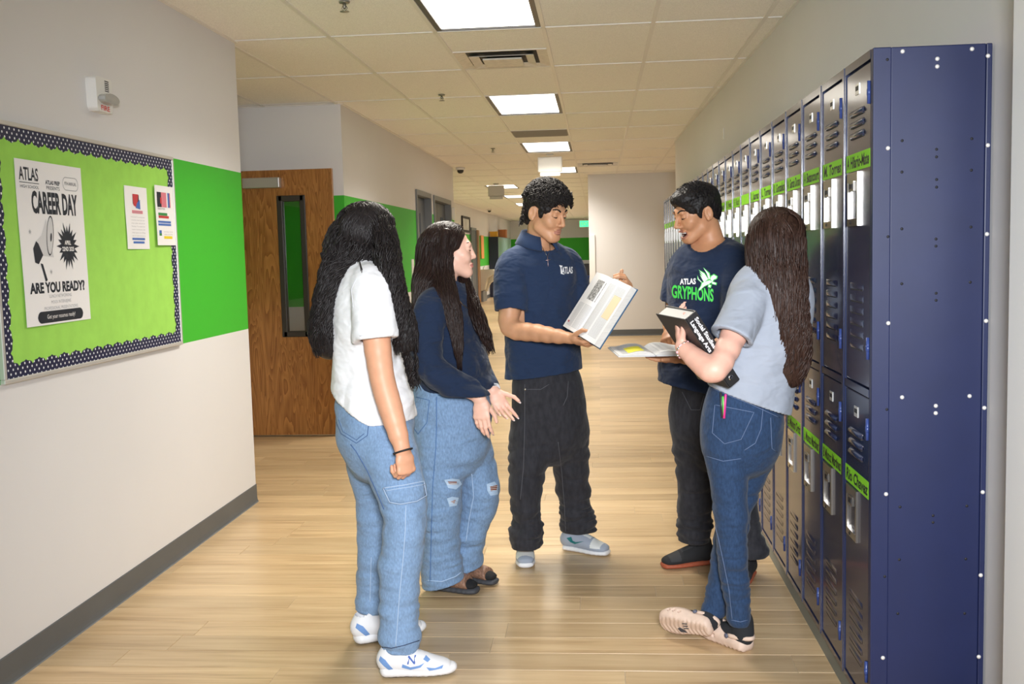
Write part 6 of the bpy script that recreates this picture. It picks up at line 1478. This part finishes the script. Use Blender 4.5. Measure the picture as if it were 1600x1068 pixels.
def g3():
    f_ = nrm([-.34, .94, 0]); R = np.array([f_[1], -f_[0], 0]); Y = 3.68
    sk = skin('skin_rosy', srgb('#eab6a2')); hb = hair_mat('brown_hair', (.040, .020, .014), .42)
    F = Frame(W(1210, 382, 3.69), 118, 6, sc=.96)
    B = Form(); head(B, F, True)
    torso_core(B, [(W(1208, 452, Y), .13, .07), (W(1200, 500, Y), .125, .085), (W(1187, 560, Y), .12, .085), (W(1170, 620, Y), .135, .10), (W(1160, 670, Y), .14, .105)], R, W(1210, 440, Y), F.p(0, -.02, -.03), .046)
    sh, el, wr = W(1172, 468, 3.60), W(1118, 578, 3.395), W(1066, 541, 3.52)
    B.add(tube([(W(1190, 455, 3.65), .05, .05), (sh, .046, .046), (W(1146, 525, 3.50), .041, .041), (el, .035, .036), (W(1092, 564, 3.45), .033, .033), (wr, .025, .022)], None, 3), .018)
    shR, elR, wrR = W(1222, 472, 3.77), W(1212, 570, 3.87), W(1160, 560, 4.0)
    B.add(tube([(W(1224, 455, 3.72), .05, .05), (shR, .046, .046), (elR, .037, .037), (wrR, .025, .022)], None, 3), .018)
    d = nrm(W(1058, 505, 3.56)-wr); n = nrm([.8, .15, .5]); n = nrm(n-d*(n@d)); tp = hand(B, wr, d, np.cross(n, d), False, ((16, 24, 14), (14, 22, 14), (16, 24, 14), (20, 26, 14)), .90, 2, ((.6, .7, .25), (.85, .5, .2)))
    d = nrm([-.8, .5, 0]); hand(B, wrR, d, np.array([0, 0, 1.]), True, ((30, 40, 20),)*4, .88)
    for hip, kn, an in ((W(1130, 690, 3.64), W(1138, 800, 3.62), W(1155, 965, 3.66)), (W(1190, 690, 3.74), W(1148, 810, 3.78), W(1112, 970, 3.74))): B.add(tube([(hip, .062, .062), (kn, .038, .038), (an, .024, .024)], None, 3), .03)
    fin = [(wr+np.array([-.10, -.14, -.16]), np.array(sh)+np.array([.02, .06, -.06]))]
    body = sculpt_multi('person', B, .008, fin, .0032, [sk, LIPM('lip_rose', srgb('#a8604f')), hb, MOUTH], face_mat(F))
    tag(body, 'girl in grey tee and dark jeans leaning on the lockers, hugging a thick black book', 'person')
    jm = cloth('denim_dark', srgb('#2b405f'), .85, fade=((160, 160, 60), .22), sc=900, crease=.4)
    J = Form(); J.add(tube([(W(1168, 606, Y), .118, .100), (W(1164, 630, Y), .133, .116), (W(1159, 662, Y), .139, .126), (W(1158, 688, Y), .136, .118), (W(1157, 704, Y), .128, .095)], R, 4), .02)
    J.add(tube([S3(1131, 685, 3.65, .070, .092), S3(1136, 730, 3.64, .064, .078), S3(1141, 787, 3.625, .059, .066), S3(1143, 830, 3.625, .055, .060), S3(1146, 890, 3.635, .050, .054), S3(1153, 945, 3.65, .042, .045), S3(1156, 977, 3.66, .034, .036)], None, 4), .02)
    J.add(tube([S3(1184, 685, 3.73, .072, .092), S3(1174, 728, 3.75, .062, .078), S3(1154, 780, 3.765, .056, .064), S3(1143, 830, 3.77, .058, .062), S3(1130, 890, 3.765, .048, .052), S3(1117, 945, 3.755, .040, .042), S3(1111, 980, 3.75, .036, .037)], None, 4), .02)
    J.disp(folds(((7, 7, 26), .004, 63.1, .0, .62), ((5, 5, 22), .004, 41.7, .40, .75), ((10, 10, 50), .0035, 56.5, .04, .5)))
    J.sub(Plane(W(1130, 976, 3.66), (.02, 0, -1)), .004)
    jeans = sculpt('jeans', J, .0056, [jm], body); bv = bvh_of(jeans)
    st = mat('denim_stitch_tan', srgb('#66789a'), .8)
    for nm, pts in (('back_pocket', [(1117, 632), (1178, 644), (1158, 686), (1132, 693), (1113, 676), (1117, 632)]), ('back_pocket', [(1204, 652), (1206, 700), (1214, 706)]), ('seat_seam', [(1192, 638), (1189, 670), (1180, 692), (1163, 703)]), ('waist_seam', [(1113, 606), (1140, 618), (1175, 632), (1218, 652)]), ('leg_seam', [(1112, 800), (1122, 838), (1131, 880), (1139, 920), (1144, 966)]), ('hem_stitch', [(1143, 968), (1157, 971), (1168, 968)]), ('crease_seam', [(1103, 712), (1130, 720), (1158, 716)])):
        q = MB(); seam(q, bv, pts, .0013); q.build(nm, [st], jeans)
    # grey tee
    tm_ = cloth('grey_marl', srgb('#a4abb8'), .9, .05, 500, .5)
    S = Form(); ax = nrm(W(1146, 525, 3.54)-sh)
    S.add(tube([(W(1190, 452, 3.65), .056, .05), (W(1172, 466, 3.60), .064, .06), (W(1156, 500, 3.545), .064, .062), (W(1142, 530, 3.49), .066, .064), (W(1138, 538, 3.475), .066, .064)], None, 4), .02); S.sub(Plane(W(1143, 527, 3.49), ax), .003)
    S.add(tube([(W(1222, 452, 3.72), .056, .05), (W(1222, 470, 3.77), .054, .054), (W(1214, 535, 3.84), .054, .054)], None, 4), .02)
    S.add(tube([(W(1210, 432, Y), .080, .06), (W(1208, 448, Y), .130, .082), (W(1203, 475, Y), .146, .108), (W(1196, 520, Y), .148, .118), (W(1184, 570, Y), .150, .122), (W(1171, 615, Y), .146, .128), (W(1165, 655, Y), .150, .136), (W(1163, 675, Y), .152, .140)], R, 4), .03)
    S.disp(folds(((6, 6, 10), .007, 74.2, .8, 1.16), ((11, 11, 15), .0045, 68.2, .8, 1.14)))
    S.shell(.010); S.sub(tube([(W(1210, 440, 3.685), .056, .056), (W(1210, 405, 3.69), .062, .062)], None, 2), .006); S.sub(Seg(W(1147, 520, 3.505), W(1138, 540, 3.475), .054, .056), .002)
    S.sub(Plane(W(1165, 627, 3.56), nrm([-.36, 0, -.93])), .006)
    tee = sculpt('t_shirt', S, .0054, [tm_], body)
    # long hair down the back
    side = np.array([1., 0, 0]); cap = Form(); E = lambda c, r: Ell(F.p(*c), [x*F.sc for x in r], F.R)
    cap.add(E((0, -.016, .036), (.084, .103, .088)), .02)
    back = [S3(1211, 352, 3.69, .062, .065), S3(1211, 372, 3.665, .100, .098), S3(1213, 410, 3.655, .100, .095), S3(1216, 448, 3.635, .098, .088), S3(1222, 490, 3.62, .086, .072), S3(1228, 530, 3.615, .080, .060), S3(1231, 565, 3.62, .070, .05), S3(1228, 590, 3.625, .055, .04)]
    cap.add(tube([(p, a*(.80 if i < 3 else .92), b*(.80 if i < 3 else .92)) for i, (p, a, b) in enumerate(back)], side, 4), .02); cap.disp(lambda P: .0018*vnoise(P*np.array([90, 90, 8])))
    hm = sculpt('hair', cap, .005, [hb], body)
    q = MB(); cap_locks(q, F, (0, -.016, .036), (.089, .110, .095), 520, .0030, 33, (.5, 2*math.pi-.5), (-.2, -.7), .001); locks(q, back, side, 640, .0034, .0045, .11, t0=(0, .35), t1=(.88, 1.05), seed=21, depth=(.95, 1.035), npts=30)
    lo_ = back[3:]; locks(q, lo_, side, 220, .0036, .008, .065, t0=(0, .3), t1=(.85, 1.06), seed=22, depth=(.98, 1.07), npts=26)
    fr = [S3(1171, 410, 3.66, .012, .02), S3(1163, 450, 3.62, .010, .014), S3(1150, 500, 3.56, .004, .006)]; locks(q, fr, side, 16, .0022, .005, .1, seed=23, t0=(0, .1), t1=(.6, 1.0))
    q.build('lock', [hb], hm)
    # pens in the back pocket, phone edge, bracelet with charms
    for (x0, y0, x1_, y1_), c, nm in (((1128, 612, 1128, 630), (.03, .03, .035), 'pen'), ((1131, 616, 1131, 631), (.10, .55, .08), 'pen'), ((1134.5, 614, 1133.5, 631), (.80, .04, .28), 'pen')):
        a, b = hit(bv, x0, y0+8, .006), hit(bv, x1_, y1_, .004); 
        if a is None or b is None: continue
        a = a+(a-b)*.7; q = MB(); dd = nrm(a-b); q.lathe([(.0042, -.05), (.0045, 0), (.0045, np.linalg.norm(a-b)-.004), (.003, np.linalg.norm(a-b))], b, dd, 8); o = q.build(nm, [mat('pen_%d' % int(c[0]*100), c, .35)], body); 
    q = MB(); c = wr+nrm(el-wr)*.012; ax = nrm(wr-el); u = nrm(np.cross(ax, [0, 0, 1])); v = np.cross(ax, u); ring = [c+u*math.cos(t)*.031+v*math.sin(t)*.029+np.array([0, 0, -.004]) for t in [2*math.pi*i/26 for i in range(26)]]; q.tube(ring, .0022, 6, 0, True); br = q.build('bracelet', [mat('silver', (.80, .78, .76), .22, metal=1.0)], body)
    for i in range(0, 26, 2):
        q = MB(); q.lathe([(.002, -.005), (.0055, -.002), (.0055, .002), (.002, .005)], ring[i]+np.array([0, 0, -.002]), nrm(ring[(i+1) % 26]-ring[i]), 8); q.build('bead', [mat('silver', (.8, .78, .76), .22) if i % 4 else mat('pink_charm', (.80, .45, .48), .3)], br)
    # socks and clogs
    sock = mat('black_sock_ribbed', (.016, .018, .022), .95, bump=((300, 300, 8), .3, .002))
    Fs = Frame((.528, 3.625, 0), 128); cl, A = clog(body, Fs, 1.0, False)
    K = Form(); K.add(tube([(A(0, .040, .052), .030, .032), (A(0, .10, .052), .031, .030), (A(0, .16, .046), .036, .024)], Fs.d(1, 0, 0), 3), .01); K.add(tube([(A(0, .045, .055), .031, .034), (A(.006, .055, .10), .030, .033), (W(1156, 962, 3.66), .031, .032)], None, 3), .02); sculpt('sock', K, .004, [sock], cl)
    # the other foot rolled on its edge: the tread turns to the camera
    heel, toe = W(1112, 998, 3.665), W(1030, 984, 3.80); y = nrm(toe-heel); zz = nrm(np.array([.15, .93, .38])); zz = nrm(zz-y*(zz@y)); Ff = Frame((0, 0, 0), 0); Ff.o = heel-y*.005; Ff.R = np.array([np.cross(y, zz), y, zz]); Ff.sc = 1.0
    low = min((Ff.p(x, yy, 0)[2]) for x in (-.05, .05) for yy in (.18, .2)); Ff.o = Ff.o+np.array([0, 0, max(0, .003-low)])
    cl, A = clog(body, Ff, .96, True)
    an = W(1111, 970, 3.75)
    K = Form(); K.add(tube([(A(0, .040, .050), .029, .030), (A(0, .10, .052), .030, .029), (A(0, .16, .046), .034, .022)], Ff.d(1, 0, 0), 3), .01); K.add(tube([(A(0, .045, .055), .031, .033), (A(0, .045, .085)*.5+an*.5, .030, .032), (an, .031, .031)], None, 3), .02); sculpt('sock', K, .004, [sock], cl)
    return body
G3 = g3()

# ================================================================== books
COVER_NAVY = mat('book_cover_blue', srgb('#2f5d84'), .35); COVER_RED = mat('book_cover_dark', srgb('#4a2a2c'), .4); PAGE = mat('page_white', (.80, .80, .81), .6)
def edges_mat(name, axis):
    mt = mat(name, (.74, .72, .69), .7); nt = mt.node_tree; N = nt.nodes; L = nt.links; P = N['Principled BSDF']; return mt
PEDGE = mat('page_edges', (.72, .70, .67), .7, noise=((30, 30, 900), .12))
def open_book(name, o, L, Sx, n, h, half, thick, label, cov, rise=.02, wedge=(1.0, 1.0)):
    """o spine centre; L spine direction (up the page), Sx towards the right hand page, n out of the pages"""
    e = empty(name, o, label, 'book'); L, Sx, n = (np.array(v) for v in (L, Sx, n)); prof = {}
    m = 12
    for s, nm in ((-1, 'left_pages'), (1, 'right_pages')):
        th = thick*wedge[0 if s < 0 else 1]; topc = []
        for i in range(m+1):
            t = i/m; topc.append((s*half*t, th*(1-.25*t)+rise*math.sin(min(1, t*1.25)*math.pi)*.8*(1-t*.5)-th*.85*(1-min(1, t*6))**2))
        base = [(x, 0.0) for x, z in topc]; q = MB(); ring = topc+base[::-1]; k = len(ring); lo = [Sx*x+n*z-L*h/2 for x, z in ring]; hi = [p+L*h for p in lo]
        fs = [(i, i+1, k+i+1, k+i) for i in range(m)]; q.add(lo+hi, fs if s < 0 else [f[::-1] for f in fs], 0, True)
        fs = [(m, m+1, k+m+1, k+m)]; q.add(lo+hi, fs, 1); q.add(lo+hi, [tuple(range(k)), tuple(range(2*k-1, k-1, -1))], 1)
        fs = [(i, i+1, k+i+1, k+i) for i in range(m+1, k-1)]; q.add(lo+hi, fs, 1)
        o_ = q.build(nm, [PAGE, PEDGE], e); prof[s] = topc
        q = MB(); c = [(s*-.004, -.004), (s*(half+.005), -.004), (s*(half+.005), -.0005), (s*-.004, -.0005)]; q.prism(c, -L*(h/2+.004), Sx, n, L*(h+.008)); q.build('cover', [cov], e)
    def on(s, u, v, lift=.0006):          # u 0..1 from spine outwards, v 0..1 up the page
        x = u*m; i = min(int(x), m-1); f = x-i; a, b = prof[s][i], prof[s][i+1]; X = a[0]*(1-f)+b[0]*f; Z = a[1]*(1-f)+b[1]*f
        return Sx*X+n*(Z+lift)+L*(v-.5)*h
    return e, on
def page_art(e, on, s, name, mats, items):
    q = MB()
    for u0, v0, u1, v1, mi, lift in items:
        a = 6; vs = [on(s, u0+(u1-u0)*i/a, v, .0005+lift) for v in (v0, v1) for i in range(a+1)]; fs = [(i, i+1, a+2+i, a+1+i) for i in range(a)]; q.add(vs, fs, mi)
    return q.build(name, mats, e)
INKG = mat('page_ink', (.42, .43, .46), .7); INKD = mat('engraving', (.30, .30, .30), .7, noise=((120, 120, 120), .9)); HIL = mat('orange_wash', (.82, .62, .40), .6); HIY = mat('yellow_marker', (.92, .86, .06), .6); REDT = mat('red_caption', (.55, .12, .12), .6)
def cam_vec(x, y, z): return CAMR[0]*x+CAMR[1]*y-CAMR[2]*z          # right, up, towards the viewer
# 1. the big textbook the boy in the polo holds
L = nrm(cam_vec(.535, .845, .03)); Sx = nrm(cam_vec(.26, -.30, .917)); Sx = nrm(Sx-L*(Sx@L)); n = nrm(np.cross(Sx, L)); Sx = nrm(np.cross(L, n))
if n@(CAMP-W(940, 490, 4.45)) < 0: n = -n
bk, on = open_book('open_textbook', W(938, 484, 4.44), L, Sx, n, .285, .190, .031, 'large open illustrated textbook held by the boy in the polo', COVER_NAVY, .012, (1.0, 1.25))
rows = [(.10+.42*c, .06+.0175*r, .10+.42*c+.36, .06+.0175*r+.006, 0, 0) for c in (0, 1) for r in range(24)]
page_art(bk, on, -1, 'print', [INKG], rows)
page_art(bk, on, -1, 'engraving', [INKD], [(.12, .55, .60, .90, 0, .0002)])
page_art(bk, on, -1, 'caption', [REDT], [(.80, .10, .90, .13, 0, .0004)])
page_art(bk, on, 1, 'print', [INKG], [(.10+.44*c, .08+.0175*r, .10+.44*c+.38, .08+.0175*r+.006, 0, 0) for c in (0, 1) for r in range(48)])
page_art(bk, on, 1, 'colour_panel', [HIL], [(.62, .40, .92, .78, 0, .0003)])
# 2. the thin open book of the laughing boy
Sx = nrm(cam_vec(1, .02, -.10)); L = nrm(np.array([.05, .99, .07])); L = nrm(L-Sx*(L@Sx)); n = nrm(np.cross(Sx, L))
bk2, on2 = open_book('open_workbook', W(1015, 548, 4.235)+n*.0, L, Sx, n, .21, .148, .006, 'thin open paperback with yellow marking held by the laughing boy', mat('paper_cover', (.74, .74, .76), .5), .018, (.8, 1.3))
page_art(bk2, on2, -1, 'print', [INKG], [(.15, .08+.03*r, .88, .08+.03*r+.010, 0, 0) for r in range(28)])
page_art(bk2, on2, -1, 'yellow_mark', [HIY], [(.28, .10, .72, .62, 0, .0006)])
page_art(bk2, on2, 1, 'print', [INKG], [(.12, .08+.03*r, .88, .08+.03*r+.010, 0, 0) for r in range(28)])
# 3. the thick black book under the girl's arm
e1 = cam_vec(.164, -.231, -.083); e3 = cam_vec(-.0695, .0247, -.207); h1 = np.linalg.norm(e1); a1 = nrm(e1); a3 = nrm(e3-a1*(e3@a1)); a2 = nrm(np.cross(a1, a3)); wd, th = .215, .050
if a2@CAMR[0] < 0: a2 = -a2
c0 = W(1070, 499, 3.42)                      # spine, top corner on the lower left
LEA = mat('black_leatherette', (.022, .021, .022), .42, bump=((350, 350, 350), .5, .002)); bb = empty('thick_book', c0, 'thick black hardback held under the arm of the girl in grey', 'book')
def bx(a, b, mt, nm):                          # box in (down the spine, thickness, width) units
    q = MB(); vs = [a1*x+a2*y+a3*z for x in (a[0], b[0]) for y in (a[1], b[1]) for z in (a[2], b[2])]
    fs = [(0, 1, 3, 2), (4, 6, 7, 5), (0, 4, 5, 1), (2, 3, 7, 6), (0, 2, 6, 4), (1, 5, 7, 3)]; q.add(vs, fs); bm = bmesh.new(); me = q.mesh(nm, [mt]); bm.from_mesh(me); bmesh.ops.recalc_face_normals(bm, faces=bm.faces[:]); bm.to_mesh(me); bm.free(); return link(nm, me, bb)
bevel(bx((0, 0, 0), (h1, .004, wd), LEA, 'front_cover'), .0012); bevel(bx((0, th-.004, 0), (h1, th, wd), LEA, 'back_cover'), .0012); bevel(bx((0, .0041, -.003), (h1, th-.0041, .004), LEA, 'spine'), .0012)
bx((.005, .0042, .0042), (h1-.005, th-.0042, wd-.006), mat('book_page_block', (.78, .76, .72), .7), 'pages')
q = MB(); out = -a3*.0042
put_text(q, 'Social Studies &', a1*.018+a2*(th*.56)+out, a1, a2, (0, 0, 0), .0135, 0, 'LEFT', bold=.03, width=.150); put_text(q, 'Language Arts', a1*.018+a2*(th*.16)+out, a1, a2, (0, 0, 0), .0135, 0, 'LEFT', bold=.03, width=.128)
q.build('spine_lettering', [mat('white_foil', (.84, .84, .86), .4)], bb)
q = MB(); q.lathe([(.009, 0), (.009, .0012), (.006, .0018), (.003, .0012)], a1*(h1-.028)+a2*th*.5-a3*.003, -a3, 16); q.build('spine_ring', [mat('silver', (.8, .78, .76), .22)], bb)
